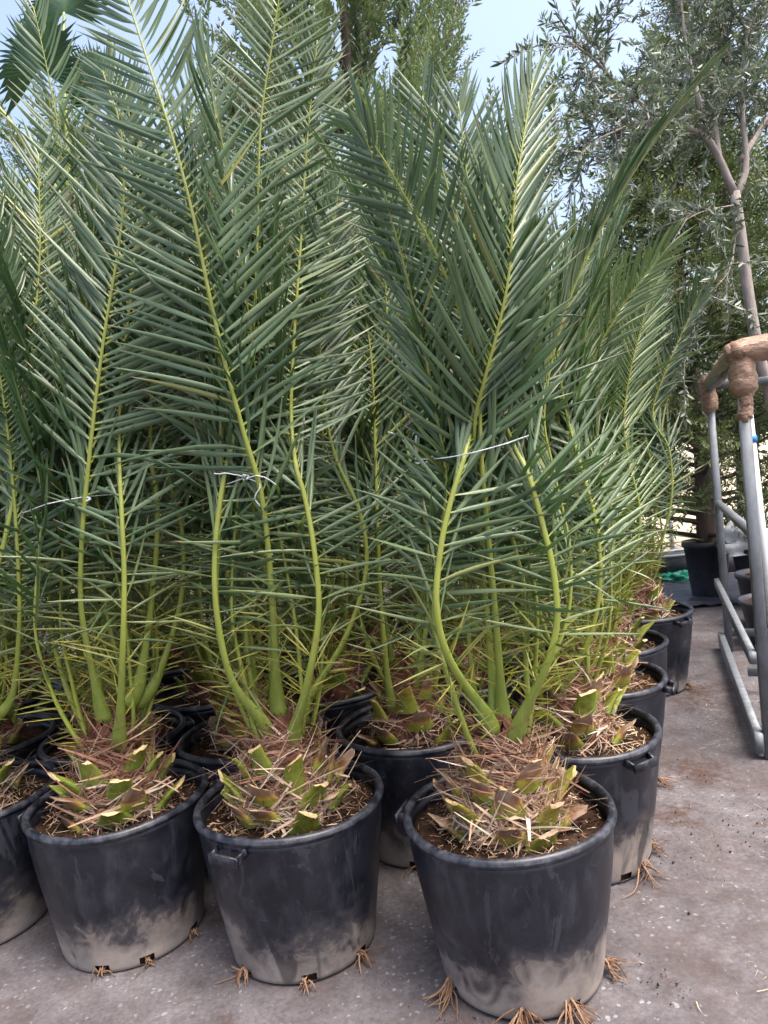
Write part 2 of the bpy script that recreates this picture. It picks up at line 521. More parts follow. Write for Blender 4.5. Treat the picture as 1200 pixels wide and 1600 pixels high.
def lathe(prof, n, wob=0.0, ph=0.0):
    th = np.arange(n) / n * 2 * PI
    V = []
    for r, z in prof:
        rr = r * (1 + wob * np.cos(2 * th + ph) * (z / POT_H) ** 2)
        V.append(np.stack([rr * np.cos(th), rr * np.sin(th), np.full(n, z)], 1))
    m = len(prof)
    i, j = np.meshgrid(np.arange(m-1), np.arange(n), indexing='ij')
    Q = np.stack([i*n+j, i*n+(j+1) % n, (i+1)*n+(j+1) % n, (i+1)*n+j], -1).reshape(-1, 4)
    return np.concatenate(V), Q


def ribbons(n, P, D, L, W, curl, rng, seg=4, v=None, N0=None, taper=0.7):
    """n thin curved strips: start P, direction D, length L, width W"""
    if N0 is None: N0 = rng.normal(size=(n, 3))
    B = np.cross(D, N0); B /= np.linalg.norm(B, axis=1)[:, None] + 1e-9
    Cv = np.cross(B, D)
    C2 = rng.normal(size=(n, 3)) * 0.5
    u = np.linspace(0, 1, seg + 1)
    ctr = P[:, None] + D[:, None] * (L[:, None] * u)[..., None] + (Cv * (curl * L)[:, None])[:, None] * (u**2)[None, :, None] + (C2 * (np.abs(curl) * L)[:, None])[:, None] * (u**2.5)[None, :, None]
    w = W[:, None] * (1 - taper * u**2)[None]
    tw = rng.uniform(-1.5, 1.5, n)[:, None] * u[None]
    Bt = B[:, None] * np.cos(tw)[..., None] + Cv[:, None] * np.sin(tw)[..., None]
    V = np.stack([ctr + Bt * w[..., None] * .5, ctr - Bt * w[..., None] * .5], 2).reshape(n, -1, 3)
    k = np.arange(seg)
    Q = np.stack([2*k, 2*k+1, 2*k+3, 2*k+2], -1)
    Q = (Q[None] + (np.arange(n) * 2 * (seg + 1))[:, None, None]).reshape(-1, 4)
    vv = np.repeat(rng.uniform(0, 1, n) if v is None else v, 2 * (seg + 1))
    return V.reshape(-1, 3), Q, vv


def inside_pot(V, Q, vv, nv):
    """drop strips that would poke through the pot wall"""
    A = V.reshape(-1, nv, 3)
    rad = np.hypot(A[..., 0], A[..., 1])
    ok = ~(((rad > POT_RT - .036) & (A[..., 2] < POT_H + .01)) | (rad > POT_RT + .03)).any(1)
    A = A[ok].copy(); A[..., 2] = np.maximum(A[..., 2], SOIL_Z + .006)
    nq = len(Q) // len(ok)
    q0 = np.asarray(Q)[:nq]
    Qn = (q0[None] + (np.arange(len(A)) * nv)[:, None, None]).reshape(-1, 4)
    return A.reshape(-1, 3), Qn, vv.reshape(-1, nv)[ok].ravel()


def make_pot(x, y, handles, label, seed, holes, straw=500, straw_bias=0.5, dirt_side=0.0, group='big black nursery pots'):
    rng = np.random.default_rng(seed)
    root = empty('plant_pot', (x, y, 0), 0)
    tag(root, label, 'pot', group)
    n = 96
    prof = [(POT_RB - .012, .0), (POT_RB, .006), (POT_RB + .003, .018), (POT_RB + .006, .034), (POT_RB + .018, .11), (POT_RB + .036, .22), (POT_RB + .052, .32),
            (POT_RB + .062, .40), (POT_RB + .066, .455), (POT_RB + .068, .474), (POT_RB + .060, .478), (POT_RB + .057, .44), (POT_RB + .050, .40)]
    ph = rng.uniform(0, 6)
    V, Q = lathe(prof, n, 0.010, ph)
    # drain notches at the foot
    keep = np.ones(len(Q), bool)
    for a in holes:
        k = int(round(a / 360 * n)) % n
        for d in (-1, 0, 1):
            for ring in (1, 2):
                keep[ring * n + (k + d) % n] = False
    body = obj('pot_wall', V, [Q[keep]], M_POT, root, None, True)
    # rolled rim
    a = np.linspace(0, 2 * PI, 11)[:-1]
    rp = [(POT_RT - .013 + .0135 * math.cos(t), POT_H - .013 + .0155 * math.sin(t)) for t in a]
    rp.append(rp[0])
    Vr, Qr = lathe(rp, n, 0.010, ph)
    Vr = Vr.copy(); Vr[:, 2] += 0.003 * np.sin(3 * np.arctan2(Vr[:, 1], Vr[:, 0]) + ph)
    obj('rim', Vr, [Qr], M_RIM, root, None, True)
    # handles: moulded U brackets just under the rim
    for az in handles:
        t = R(az)
        er = np.array([math.cos(t), math.sin(t), 0]); et = np.array([-math.sin(t), math.cos(t), 0])
        mb = MB()
        r0, r1, z = POT_RT - .012, POT_RT + .026, .466
        c0, c1 = er * r0 + [0, 0, z], er * r1 + [0, 0, z - .012]
        for s in (-1, 1):
            mb.beam(c0 + et * s * .054, c1 + et * s * .046, .010, .026)
        mb.beam(c1 - et * .054 + er * .003, c1 + et * .054 + er * .003, .009, .030)
        mb.build('handle', M_RIM, root)
    # soil plug with uneven top
    rs = np.linspace(0.0, POT_RT - .026, 12)
    prs = [(POT_RB - .016, .004), (POT_RB + .040, .40)] + [(r, SOIL_Z) for r in rs[::-1]]
    Vs, Qs = lathe(prs, 60)
    top = np.arange(len(Vs)) >= 120
    ang = np.arctan2(Vs[:, 1], Vs[:, 0])
    bumpz = 0.010 * np.sin(3 * ang + ph) * np.hypot(Vs[:, 0], Vs[:, 1]) / .3 + rng.normal(0, .0035, len(Vs)) + .03 * np.exp(-(np.hypot(Vs[:, 0], Vs[:, 1]) / .16) ** 2)
    Vs[top, 2] += bumpz[top]
    obj('soil', Vs, [Qs], M_SOIL, root, None, True)
    if straw:
        rr = .06 + (POT_RT - .10) * np.sqrt(rng.uniform(0, 1, straw)); tt = rng.uniform(0, 2 * PI, straw)
        # straw lies in drifts
        keepm = rng.uniform(0, 1, straw) < 0.35 + 0.65 * (np.sin(2 * tt + ph) * .5 + .5)
        rr, tt = rr[keepm], tt[keepm]; m = len(rr)
        P = np.stack([rr * np.cos(tt), rr * np.sin(tt), SOIL_Z + .008 + .03 * np.exp(-(rr / .16) ** 2) + rng.uniform(0, .012, m)], 1)
        D = rng.normal(size=(m, 3)); D[:, 2] = rng.normal(0, .18, m); D /= np.linalg.norm(D, axis=1)[:, None]
        Lh = rng.gamma(2.2, .014, m).clip(.008, .11)
        N0 = np.tile([0, 0, 1.0], (m, 1)) + rng.normal(0, .3, (m, 3))
        v = np.clip(rng.normal(straw_bias - .12, .24, m), 0, 1)
        V1, Q1, vv = ribbons(m, P, D, Lh, rng.uniform(.0012, .0042, m), rng.normal(0, .25, m), rng, 3, v, N0)
        V1, Q1, vv = inside_pot(V1, Q1, vv, 8)
        o = obj('straw', V1, [Q1], M_STRAW, root, {'v': vv})
        o['kind'] = 'stuff'
        # soil crumbs
        m = 420
        rr = (POT_RT - .035) * np.sqrt(rng.uniform(0, 1, m)); tt = rng.uniform(0, 2 * PI, m)
        mb = MB()
        tet = np.array([[1, 0, -.4], [-.6, .8, -.4], [-.5, -.9, -.3], [0.1, 0, .9]])
        for k in range(m):
            s = rng.uniform(.002, .007)
            mb.add(tet * s * rng.uniform(.6, 1.3, (4, 3)) + [rr[k]*math.cos(tt[k]), rr[k]*math.sin(tt[k]), SOIL_Z + .006 + .03*math.exp(-(rr[k]/.16)**2)], T=[[0, 1, 3], [1, 2, 3], [2, 0, 3], [0, 2, 1]])
        o = mb.build('soil_crumbs', M_SOIL, root); o['kind'] = 'stuff'
    return root


def root_tuft(palm, px, py, holes, seed, size0=1.0):
    """roots that have grown out of the drain notches"""
    rng = np.random.default_rng(seed)
    for az in holes:
        t = R(az)
        er = np.array([math.cos(t), math.sin(t), 0]); et = np.array([-math.sin(t), math.cos(t), 0])
        mb = MB()
        size = size0 * rng.uniform(.55, 1.15)
        n = int(rng.integers(8, 20) * size) + 3
        for k in range(n):
            out = rng.uniform(.03, .085) * size; side = rng.normal(0, .035) * size
            p0 = er * (POT_RB - .01) + et * rng.normal(0, .006) + [0, 0, rng.uniform(.012, .030)]
            p1 = er * (POT_RB + .012) + et * (side * .3) + [0, 0, rng.uniform(.022, .05) * min(size, 1.1)]
            p2 = er * (POT_RB + .6 * out) + et * side * .8 + [0, 0, rng.uniform(.008, .028)]
            p3 = er * (POT_RB + out) + et * side * 1.3 + [0, 0, .003]
            P, _ = spline([p0, p1, p2 + rng.normal(0, .007, 3) * [1, 1, .5], p3 + rng.normal(0, .012, 3) * [1, 1, 0]], 8)
            mb.tube(P, np.linspace(.0042, .0016, 8) * rng.uniform(.6, 1.2), 4, v=rng.uniform(0, 1))
        mb.build('roots', M_ROOT, palm, True)


# ------------------------------------------------------------------ palms
LK = 5     # segments along a leaflet


def leaflets(P, D, N, L, W, fold, bend, v, y, b):
    """arrays of M leaflets -> verts (M, 3(LK+1), 3), quads for one, attrs (M, nv)"""
    M_ = len(P)
    u = np.linspace(0, 1, LK + 1)
    prof = np.array([0.30, 0.95, 1.0, 0.85, 0.52, 0.03])
    B = np.cross(D, N); B /= np.linalg.norm(B, axis=1)[:, None] + 1e-9
    Nn = np.cross(B, D)
    c = P[:, None] + D[:, None] * (L[:, None] * u)[..., None] + bend[:, None] * (L[:, None] * u**2)[..., None]
    w = (W[:, None] * prof)[..., None] * .5
    e1 = c + B[:, None] * w + Nn[:, None] * (w * fold[:, None, None])
    e2 = c - B[:, None] * w + Nn[:, None] * (w * fold[:, None, None])
    V = np.stack([e1, c, e2], 2).reshape(M_, -1, 3)
    k = np.arange(LK)[:, None] * 3
    Q = np.concatenate([np.hstack([k, k+1, k+4, k+3]), np.hstack([k+1, k+2, k+5, k+4])])
    nv = 3 * (LK + 1)
    t = np.tile(np.repeat(u, 3), (M_, 1))
    A = {'t': t, 'v': np.repeat(v[:, None], nv, 1), 'y': np.repeat(y[:, None], nv, 1), 'b': np.repeat(b[:, None], nv, 1)}
    return V, Q, A


def make_frond(palm, pts, inward, seed, single=False, per_side=68, Lmax=.40, s_spine=.08, s_leaf=.170, roll=0.0, ang=(68, 26), mat=None, thick=1.0, mess=1.0, budget=None, wid=1.0, vee=.26):
    """pts in palm coordinates; inward = direction the upper face of the blade looks"""
    rng = np.random.default_rng(seed)
    mat = mat or M_LEAF
    p0 = np.array(pts[0], float)
    pts = [p0 * [.55, .55, 1] - [0, 0, .085]] + list(pts)
    C, length = spline(pts, 76)
    T = np.gradient(C, axis=0); T /= np.linalg.norm(T, axis=1)[:, None]
    inn = np.array(inward, float)
    N = inn - T * (T @ inn)[:, None]; N /= np.linalg.norm(N, axis=1)[:, None]
    Sd = np.cross(T, N)
    if roll:
        N, Sd = N * math.cos(roll) + Sd * math.sin(roll), Sd * math.cos(roll) - N * math.sin(roll)
    s = np.linspace(0, 1, len(C))
    rad = np.interp(s, [0, .035, .06, .10, .22, .5, 1], [.034, .026, .0185, .0128, .0094, .0060, .0020]) * thick
    mb = MB()
    mb.tube(C, rad, 8, .62, N, sv=s)
    fo = mb.build('frond', M_RACHIS, palm, True)
    # leaflet stations
    st = []
    for side in (-1, 1):
        n_sp = int(rng.integers(8, 13))
        ss = np.linspace(s_spine, s_leaf, n_sp) + rng.normal(0, .006, n_sp)
        sl = s_leaf + (1 - s_leaf) * (np.linspace(0.01, .995, per_side) ** 0.80) + rng.normal(0, .0025, per_side)
        for q in ss: st.append((side, q, 0))
        for q in sl: st.append((side, min(q, .998), 1))
    side = np.array([a[0] for a in st], float); q = np.array([a[1] for a in st]); isl = np.array([a[2] for a in st], float)
    m = len(q)
    ip = lambda A: np.stack([np.interp(q, s, A[:, k]) for k in range(3)], 1)
    Pq, Tq, Nq, Sq = ip(C), ip(T), ip(N), ip(Sd)
    rq = np.interp(q, s, rad)
    ql = np.clip((q - s_leaf) / (1 - s_leaf), 0, 1)
    a = np.radians(np.interp(ql, [0, .10, .22, .5, .85, 1], [ang[0] * 1.42, ang[0] * 1.28, ang[0] * 1.05, ang[0] * .45 + ang[1] * .55 + 5, ang[1] + 6, max(ang[1] - 12, 6)]))
    low = np.clip(1.25 - ql / .22, 0, 1)
    a = a + rng.normal(0, .045, m) + mess * low * rng.normal(0, .26, m)
    a = np.where(isl < .5, np.radians(rng.uniform(42, 78, m)), a)
    elev = vee + rng.normal(0, .09, m) + mess * low * rng.normal(0, .5, m)
    elev = np.where(isl < .5, rng.normal(.0, .7, m), elev)
    near_tie = np.exp(-((Pq[:, 2] - 1.54) / .15) ** 2)
    press = (rng.uniform(0, 1, m) < np.maximum(.22 * (ql < .18), .80 * near_tie)) & (isl > .5) & (Pq[:, 2] < 1.75)
    a = np.where(press, np.radians(rng.uniform(8, 36, m)), a)
    elev = np.where(press, rng.uniform(.3, 1.2, m), elev)
    D = np.cos(a)[:, None] * Tq + np.sin(a)[:, None] * (side[:, None] * Sq * np.cos(elev)[:, None] + Nq * np.sin(elev)[:, None])
    D /= np.linalg.norm(D, axis=1)[:, None]
    Ln = Lmax * np.interp(ql, [0, .10, .22, .38, .7, .9, 1], [.66, .72, .84, 1.0, .86, .62, .42]) * rng.uniform(.90, 1.06, m)
    sp = np.clip((q - s_spine) / (s_leaf - s_spine), 0, 1)
    Ln = np.where(isl < .5, .06 + .12 * sp * rng.uniform(.6, 1.4, m), Ln)
    W = np.where(isl < .5, .0040 + .002 * sp, .0172 * wid * np.interp(ql, [0, .1, .22, .5, 1], [.42, .58, .85, 1.0, .70]) * rng.uniform(.85, 1.1, m))
    fold = np.where(isl < .5, .4, rng.uniform(.6, 1.25, m))
    bend = np.stack([rng.normal(0, .035, m), rng.normal(0, .035, m), -.06 - .06 * rng.uniform(0, 1, m) * isl], 1) - .05 * Nq * isl[:, None] + .07 * Tq * isl[:, None]
    bend += (rng.normal(0, .10, (m, 3)) * (low * mess * isl)[:, None])
    # a few kinked leaflets
    kink = (rng.uniform(0, 1, m) < .035) & (isl > .5)
    bend[kink] += rng.normal(0, .28, (kink.sum(), 3)) + [0, 0, -.2]
    bend[isl < .5] *= .3
    Nb = Nq * math.cos(.25) + rng.normal(0, .28, (m, 3)) - Tq * .25
    base_v = rng.normal(.48, .10)
    v = np.clip(base_v + rng.normal(0, .17, m), 0, 1)
    y = np.where(isl < .5, np.clip(1.05 - .55 * sp + rng.normal(0, .1, m), 0, 1), np.clip(.22 * low - .05 + rng.normal(0, .05, m), 0, .5))
    dead = (rng.uniform(0, 1, m) < .03) & (isl > .5)
    y = np.where(dead, rng.uniform(.2, .5, m), y)
    b = np.clip(rng.uniform(-.3, 1.2, m), 0, 1)
    P0 = Pq + side[:, None] * Sq * (rq * .8)[:, None] + Nq * (rq * .15)[:, None]
    V, Q, A = leaflets(P0, D, Nb, Ln, W, fold, bend, v, y, b)
    one = np.zeros(m, bool)
    if single and budget is not None:
        order = np.argsort(-Ln * W)
        k = min(m, budget[0])
        one[order[:k]] = True
        budget[0] -= k
    for k in np.nonzero(one)[0]:
        obj('leaflet', V[k], [Q], mat, fo, {kk: AA[k] for kk, AA in A.items()})
    rest = ~one
    if rest.any():
        Vr = V[rest]
        nv = Vr.shape[1]
        QQ = (Q[None] + (np.arange(len(Vr)) * nv)[:, None, None]).reshape(-1, 4)
        o = obj('leaflets', Vr.reshape(-1, 3), [QQ], mat, fo, {kk: AA[rest].ravel() for kk, AA in A.items()})
        o['kind'] = 'stuff'
    return fo


def stump_r(z):
    return np.interp(z, [.42, .47, .53, .60, .66, .72, .78], [.130, .148, .142, .115, .088, .062, .030])


def make_stump(palm, seed, nboot=18, style='green', fibres=1300, straw=0.3, skirt=200):
    """fibrous base set with the stubs of cut fronds"""
    rng = np.random.default_rng(seed)
    zs = np.linspace(.42, .78, 10)
    V, Q = lathe([(float(stump_r(z)) * .93, z) for z in zs], 28)
    V = V + rng.normal(0, .007, V.shape)
    obj('trunk', V, [Q], M_FIBRE, palm, {'v': np.clip(rng.normal(.12, .1, len(V)), 0, 1)}, True)
    # stubs
    for k in range(nboot):
        f = (k + .5) / nboot
        z = .455 + .205 * f ** .9
        az = k * 2.39996 + rng.normal(0, .15) + seed
        er = np.array([math.cos(az), math.sin(az), 0]); et = np.array([-math.sin(az), math.cos(az), 0]); up = np.array([0, 0, 1.0])
        tilt = np.interp(f, [0, 1], [.80, 1.32]) + rng.normal(0, .13)
        d = er * math.cos(tilt) + up * math.sin(tilt)
        nrm = np.cross(d, et); nrm *= np.sign(nrm @ er) or 1
        ln = rng.uniform(.045, .080) if style != 'long' else rng.uniform(.055, .10)
        wb, wt = rng.uniform(.046, .066) * (1.1 - .3 * f), rng.uniform(.022, .036)
        p = er * (float(stump_r(z)) + .006) + up * (z - .03)
        n = 10
        a = np.arange(n) / n * 2 * PI
        rings = []
        vv = []
        kind = rng.uniform()
        withered = kind < (.62 if style == 'straw' else .48)
        for j, u in enumerate((0, .25, .5, .75, 1.0)):
            w = wb + (wt - wb) * u ** .8; th = (.026 + (.009 - .026) * u)
            if withered and j >= 3: th *= .35; w *= 1.0 if j == 3 else .8
            c = p + d * (ln + .03) * u + nrm * (.018 * u * u)
            ct = (et[None] * (np.cos(a) * w)[:, None] + nrm[None] * (np.where(np.sin(a) > 0, np.sin(a), np.sin(a) * .45) * th)[:, None])
            if j == 4: ct = ct + d[None] * (np.cos(a) * w * rng.normal(0, .5) + rng.normal(0, .004, n))[:, None]
            rings.append(c + ct)
            gv = {'green': .08, 'long': .16, 'straw': .34}[style] + .12 * u + rng.normal(0, .05)
            if withered: gv = np.interp(u, [0, .3, .6, 1], [.2, .45, .85, 1.0])
            vv.append(np.full(n, gv) + rng.normal(0, .03, n))
        Vb = np.concatenate(rings)
        i, jn = np.meshgrid(np.arange(4), np.arange(n), indexing='ij')
        Qb = np.stack([i*n+jn, i*n+(jn+1) % n, (i+1)*n+(jn+1) % n, (i+1)*n+jn], -1).reshape(-1, 4)
        bo = obj('leaf_base', Vb, [Qb], M_BOOT, palm, {'v': np.clip(np.concatenate(vv), 0, 1)}, True)
        top = rings[-1]
        cen = top.mean(0)
        Vc = np.vstack([top, cen + d * .002])
        fresh = (0.0 if rng.uniform() < .6 else .35) if not withered and style != 'straw' else rng.uniform(.45, 1)
        obj('cut_face', Vc, [[[q_, (q_+1) % n, n] for q_ in range(n)]], M_CUT, bo, {'v': np.clip(fresh + rng.normal(0, .08, n+1), 0, 1)}, False)
    # matted fibre: net wrapped round the stump
    mb = MB()
    m = fibres
    z = rng.uniform(.44, .735, m); az = rng.uniform(0, 2 * PI, m)
    rr = stump_r(z) + rng.uniform(-.006, .020, m)
    er = np.stack([np.cos(az), np.sin(az), 0 * az], 1); et = np.stack([-np.sin(az), np.cos(az), 0 * az], 1)
    P = er * rr[:, None] + np.stack([0*z, 0*z, z], 1)
    sgn = rng.choice([-1, 1], m)
    D = et * (sgn * rng.uniform(.3, 1, m))[:, None] + er * rng.normal(.06, .16, m)[:, None] + np.array([0, 0, 1.0]) * rng.normal(.12, .38, m)[:, None]
    D /= np.linalg.norm(D, axis=1)[:, None]
    v = np.clip(np.interp(z, [.44, .56, .72], [.72, .52, .32]) + (straw - .3) * .8 + rng.normal(0, .2, m), 0, 1)
    Vf, Qf, vv = ribbons(m, P, D, rng.gamma(3, .030, m).clip(.03, .22), rng.gamma(2, .0019, m).clip(.001, .011), rng.normal(-.35, .25, m), rng, 5, v, er)
    Vf, Qf, vv = inside_pot(Vf, Qf, vv, 12)
    mb.add(Vf, Q=Qf, v=vv)
    # ragged husks and straw round the foot
    m = skirt
    z = rng.uniform(.445, .56, m); az = rng.uniform(0, 2 * PI, m)
    rr = stump_r(z)
    er = np.stack([np.cos(az), np.sin(az), 0 * az], 1); et = np.stack([-np.sin(az), np.cos(az), 0 * az], 1)
    P = er * rr[:, None] + np.stack([0*z, 0*z, z], 1)
    D = er * rng.uniform(.1, .8, m)[:, None] + et * rng.normal(0, .9, m)[:, None] + np.array([0, 0, 1.0]) * rng.normal(-.05, .35, m)[:, None]
    D /= np.linalg.norm(D, axis=1)[:, None]
    v = np.clip(rng.normal(.62 + (straw - .3) * .6, .2, m), 0, 1)
    Vf, Qf, vv = ribbons(m, P, D, rng.uniform(.025, .085, m), rng.gamma(1.6, .0030, m).clip(.0012, .022), rng.normal(-.1, .7, m), rng, 4, v, np.tile([0, 0, 1.0], (m, 1)) + rng.normal(0, .4, (m, 3)), .5)
    Vf, Qf, vv = inside_pot(Vf, Qf, vv, 10)
    mb.add(Vf, Q=Qf, v=vv)
    o = mb.build('fibre', M_FIBRE, palm)
    o['kind'] = 'stuff'


def gen_path(az, rng, L=2.4, lean=28, bulge=.20, tie_r=.11, tie_z=1.5, z0=.60, sway=0.0):
    er = np.array([math.cos(az), math.sin(az), 0]); et = np.array([-math.sin(az), math.cos(az), 0])
    b = bulge * rng.uniform(.85, 1.1)
    h = tie_z - z0
    pts = [er * .045 + [0, 0, z0], er * (.055 + b * .30) + [0, 0, z0 + h * .14], er * b * .88 + [0, 0, z0 + h * .32], er * b + et * rng.normal(0, .02) + [0, 0, z0 + h * .55], er * (b * .45 + tie_r * .55) + [0, 0, z0 + h * .82], er * tie_r + [0, 0, tie_z]]
    rem = L - h * 1.08
    p = pts[-1].copy()
    n = 5
    tr = math.radians(rng.uniform(0, 360))
    for k in range(n):
        u = (k + .7) / n
        th = R(3 + (lean - 3) * u ** 1.15)
        d = er * math.sin(th) + np.array([0, 0, math.cos(th)]) + et * sway * u
        p = p + d / np.linalg.norm(d) * rem / n
        pts.append(p.copy())
    inward = -er + np.array([0, 0, .35])
    return pts, inward


def px_path(palm_xy, pts):
    """(px, py, depth beyond the palm axis) -> palm coordinates"""
    out = []
    for (x, y, d) in pts:
        out.append(at(x, y, palm_xy[1] + d) - np.array([palm_xy[0], palm_xy[1], 0]))
    return out


def make_twine(x, y, z, r, tilt, label, seed, tail=None, knot_az=-100, squash=1.0):
    rng = np.random.default_rng(seed)
    root = empty('twine', (x, y, 0))
    tag(root, label, 'twine', 'white twine round the palms')
    tk = np.linspace(0, 2 * PI, 12)
    rk = r * (1 + rng.uniform(-.10, .05, 12)); rk[-1] = rk[0]
    th = np.linspace(0, 2 * PI, 89)
    cx_, cy_ = np.interp(th, tk, rk * np.cos(tk)), np.interp(th, tk, rk * np.sin(tk))
    rr = np.hypot(cx_, cy_)
    P = np.stack([rr * np.cos(th), rr * np.sin(th) * squash, z + tilt * np.cos(th) + .008 * np.sin(2 * th + seed)], 1)
    mb = MB(); mb.tube(P, .0019, 6); mb.build('loop', M_TWINE, root, True)
    a = R(knot_az)
    k = np.array([r * math.cos(a), r * math.sin(a) * squash - .004, z + tilt * math.cos(a)])
    t = np.linspace(0, 4 * PI, 30)
    mb = MB(); mb.tube(k + np.stack([.009 * np.cos(t), .006 * np.sin(t) - .004, .008 * np.sin(t * .5)], 1), .003, 6); mb.build('knot', M_TWINE, root, True)
    for tl in (tail or []):
        Pt, _ = spline([k] + [k + np.array(o) for o in tl], 24)
        Pt += np.cumsum(rng.normal(0, .0006, Pt.shape), axis=0)
        mb = MB(); mb.tube(Pt, .0021, 6); mb.build('loose_end', M_TWINE, root, True)
    return root


# ------------------------------------------------------------------ layout of the block
F_ = -PI / 2     # towards the camera


def new_palm(x, y, label, group=None):
    p = empty('palm_tree', (x, y, 0))
    return tag(p, label, 'palm', group)


def add_generic(palm, rng, n, az0, az1, L, lean, tie_z, seed, bulge=.2, tie_r=.11, mat=None, per_side=50, Lmax=.38):
    for k in range(n):
        az = az0 + (az1 - az0) * (k + .5) / n + rng.normal(0, .12)
        inner = k % 3 == 0
        pts, inw = gen_path(az, rng, L * rng.uniform(.88, 1.06), lean * rng.uniform(.45, 1.2) * (.6 if inner else 1), bulge * (.6 if inner else 1), tie_r * (.5 if inner else 1), tie_z + rng.normal(0, .02), .62 if inner else .59, rng.normal(0, .12))
        make_frond(palm, pts, inw, seed * 100 + k, per_side=per_side, Lmax=Lmax * rng.uniform(.9, 1.08), roll=rng.normal(0, .25), mat=mat, s_leaf=.185 + rng.uniform(0, .04))


G_FRONT = 'tied palms along the open edge of the block'
# --- corner palm
xy = (.280, 2.142)
pot3_holes = [-158, -100, -68, -18]
make_pot(*xy, [158], 'corner pot of the block, black plastic with clean dark soil and one handle', 31, pot3_holes, 620, .55)
p3 = new_palm(*xy, 'tied palm in the corner pot, ragged straw skirt and one long frond leaning out', G_FRONT)
bud = [296]
fr = [
    ([(772, 1085, .03), (760, 950, .03), (750, 840, .01), (743, 740, -.04), (742, 660, -.11), (758, 590, -.17), (778, 515, -.20), (795, 430, -.22), (806, 300, -.22), (832, 130, -.16)], (-.1, 1, .2), dict(single=True, ang=(58, 22), Lmax=.36, roll=.35)),
    ([(755, 1112, -.05), (702, 1030, -.14), (682, 950, -.17), (688, 860, -.17), (705, 780, -.16), (726, 712, -.14), (738, 650, -.05), (742, 540, .04), (728, 400, .08), (690, 260, .10), (660, 150, .10)], (.1, 1, .2), dict(single=True, ang=(60, 34), Lmax=.35)),
    ([(784, 1095, 0), (774, 960, -.05), (763, 840, -.08), (754, 740, -.10), (751, 680, -.10), (748, 610, -.10), (736, 545, -.12), (712, 470, -.14), (678, 390, -.16), (640, 320, -.17), (600, 250, -.17), (556, 185, -.14)], (.45, .9, .3), dict(single=True, ang=(62, 34), Lmax=.38, roll=-.1)),
    ([(815, 1122, -.06), (852, 1045, -.13), (870, 975, -.15), (866, 900, -.15), (848, 820, -.14), (825, 740, -.12), (800, 690, -.06), (770, 600, .02), (750, 480, .06), (738, 350, .08), (716, 160, .08)], (0, 1, .3), dict(single=True, ang=(60, 34), Lmax=.36)),
    ([(832, 1085, .03), (884, 975, .06), (890, 860, .06), (866, 740, .04), (850, 650, .02), (868, 540, .02), (905, 430, .02), (955, 330, .02), (1010, 240, 0), (1098, 120, -.03)], (-.9, .35, .6), dict(ang=(34, 9), Lmax=.33, roll=.15, vee=.5)),
]
for i, (pp, inw, kw) in enumerate(fr):
    make_frond(p3, px_path(xy, pp), inw, 300 + i, budget=bud, **kw)
add_generic(p3, np.random.default_rng(3), 6, F_ + .9, F_ + 2 * PI - .7, 1.98, 24, 1.58, 33, .19, .10, Lmax=.35)
make_stump(p3, 5, 26, 'straw', 2300, .40, 560)
root_tuft(p3, *xy, pot3_holes, 6, 1.3)
make_twine(*xy, 1.585, .178, .018, 'white twine round the corner palm with a frayed knot', 2, [[(-.02, -.02, .03), (-.045, -.02, .07), (-.075, -.01, .085)], [(-.01, -.02, .04), (-.005, -.03, .075)]], -158)

# --- middle palm of the front edge
xy = (-.418, 2.385)
pot2_holes = [-135, -84, -38]
make_pot(*xy, [-118], 'black pot with smeared finger marks on its side, handle towards the yard', 32, pot2_holes, 760, .6)
p2 = new_palm(*xy, 'tallest tied palm of the front edge, one giant frond crossing upward', G_FRONT)
bud = [296]
fr = [
    ([(432, 1085, 0), (428, 980, -.08), (420, 870, -.13), (408, 770, -.15), (382, 680, -.17), (352, 570, -.19), (325, 450, -.20), (300, 330, -.20), (268, 210, -.18), (232, 100, -.15), (196, -10, -.12), (165, -90, -.1)], (.05, 1, .2), dict(single=True, ang=(66, 34), Lmax=.40, thick=1.0, mess=.6, wid=1.15)),
    ([(408, 1125, -.05), (362, 1062, -.10), (339, 960, -.13), (336, 860, -.13), (350, 745, -.11), (375, 650, -.06), (395, 520, 0), (402, 380, .04), (407, 200, .06), (425, 70, .06), (445, -60, .05)], (.2, 1, .2), dict(single=True, ang=(70, 46), Lmax=.40)),
    ([(461, 1140, -.07), (482, 1060, -.15), (498, 960, -.18), (491, 860, -.17), (476, 775, -.15), (462, 725, -.13), (455, 640, -.05), (460, 520, 0), (470, 380, .05), (480, 220, .08), (496, 60, .1)], (-.1, 1, .2), dict(single=True, ang=(66, 34), Lmax=.37)),
    ([(480, 1095, .02), (540, 995, .06), (572, 890, .08), (562, 800, .07), (520, 700, .05), (500, 560, .08), (512, 420, .1), (530, 290, .1)], (-.6, .8, .3), dict(ang=(64, 30), Lmax=.34)),
]
for i, (pp, inw, kw) in enumerate(fr):
    make_frond(p2, px_path(xy, pp), inw, 200 + i, budget=bud, **kw)
add_generic(p2, np.random.default_rng(8), 7, F_ + 1.0, F_ + 2 * PI - .8, 2.15, 13, 1.56, 22, .20, .10)
make_stump(p2, 9, 22, 'long', 2400, .36, 380)
root_tuft(p2, *xy, pot2_holes, 16, .8)
make_twine(*xy, 1.575, .135, .012, 'white twine round the tallest front palm, with long curling loose ends', 3, [[(-.05, -.02, .015), (-.09, -.02, .02)], [(.05, -.03, .0), (.09, -.02, -.03)], [(.04, -.02, -.03), (.02, -.02, -.07), (.035, -.01, -.10)]], -88)

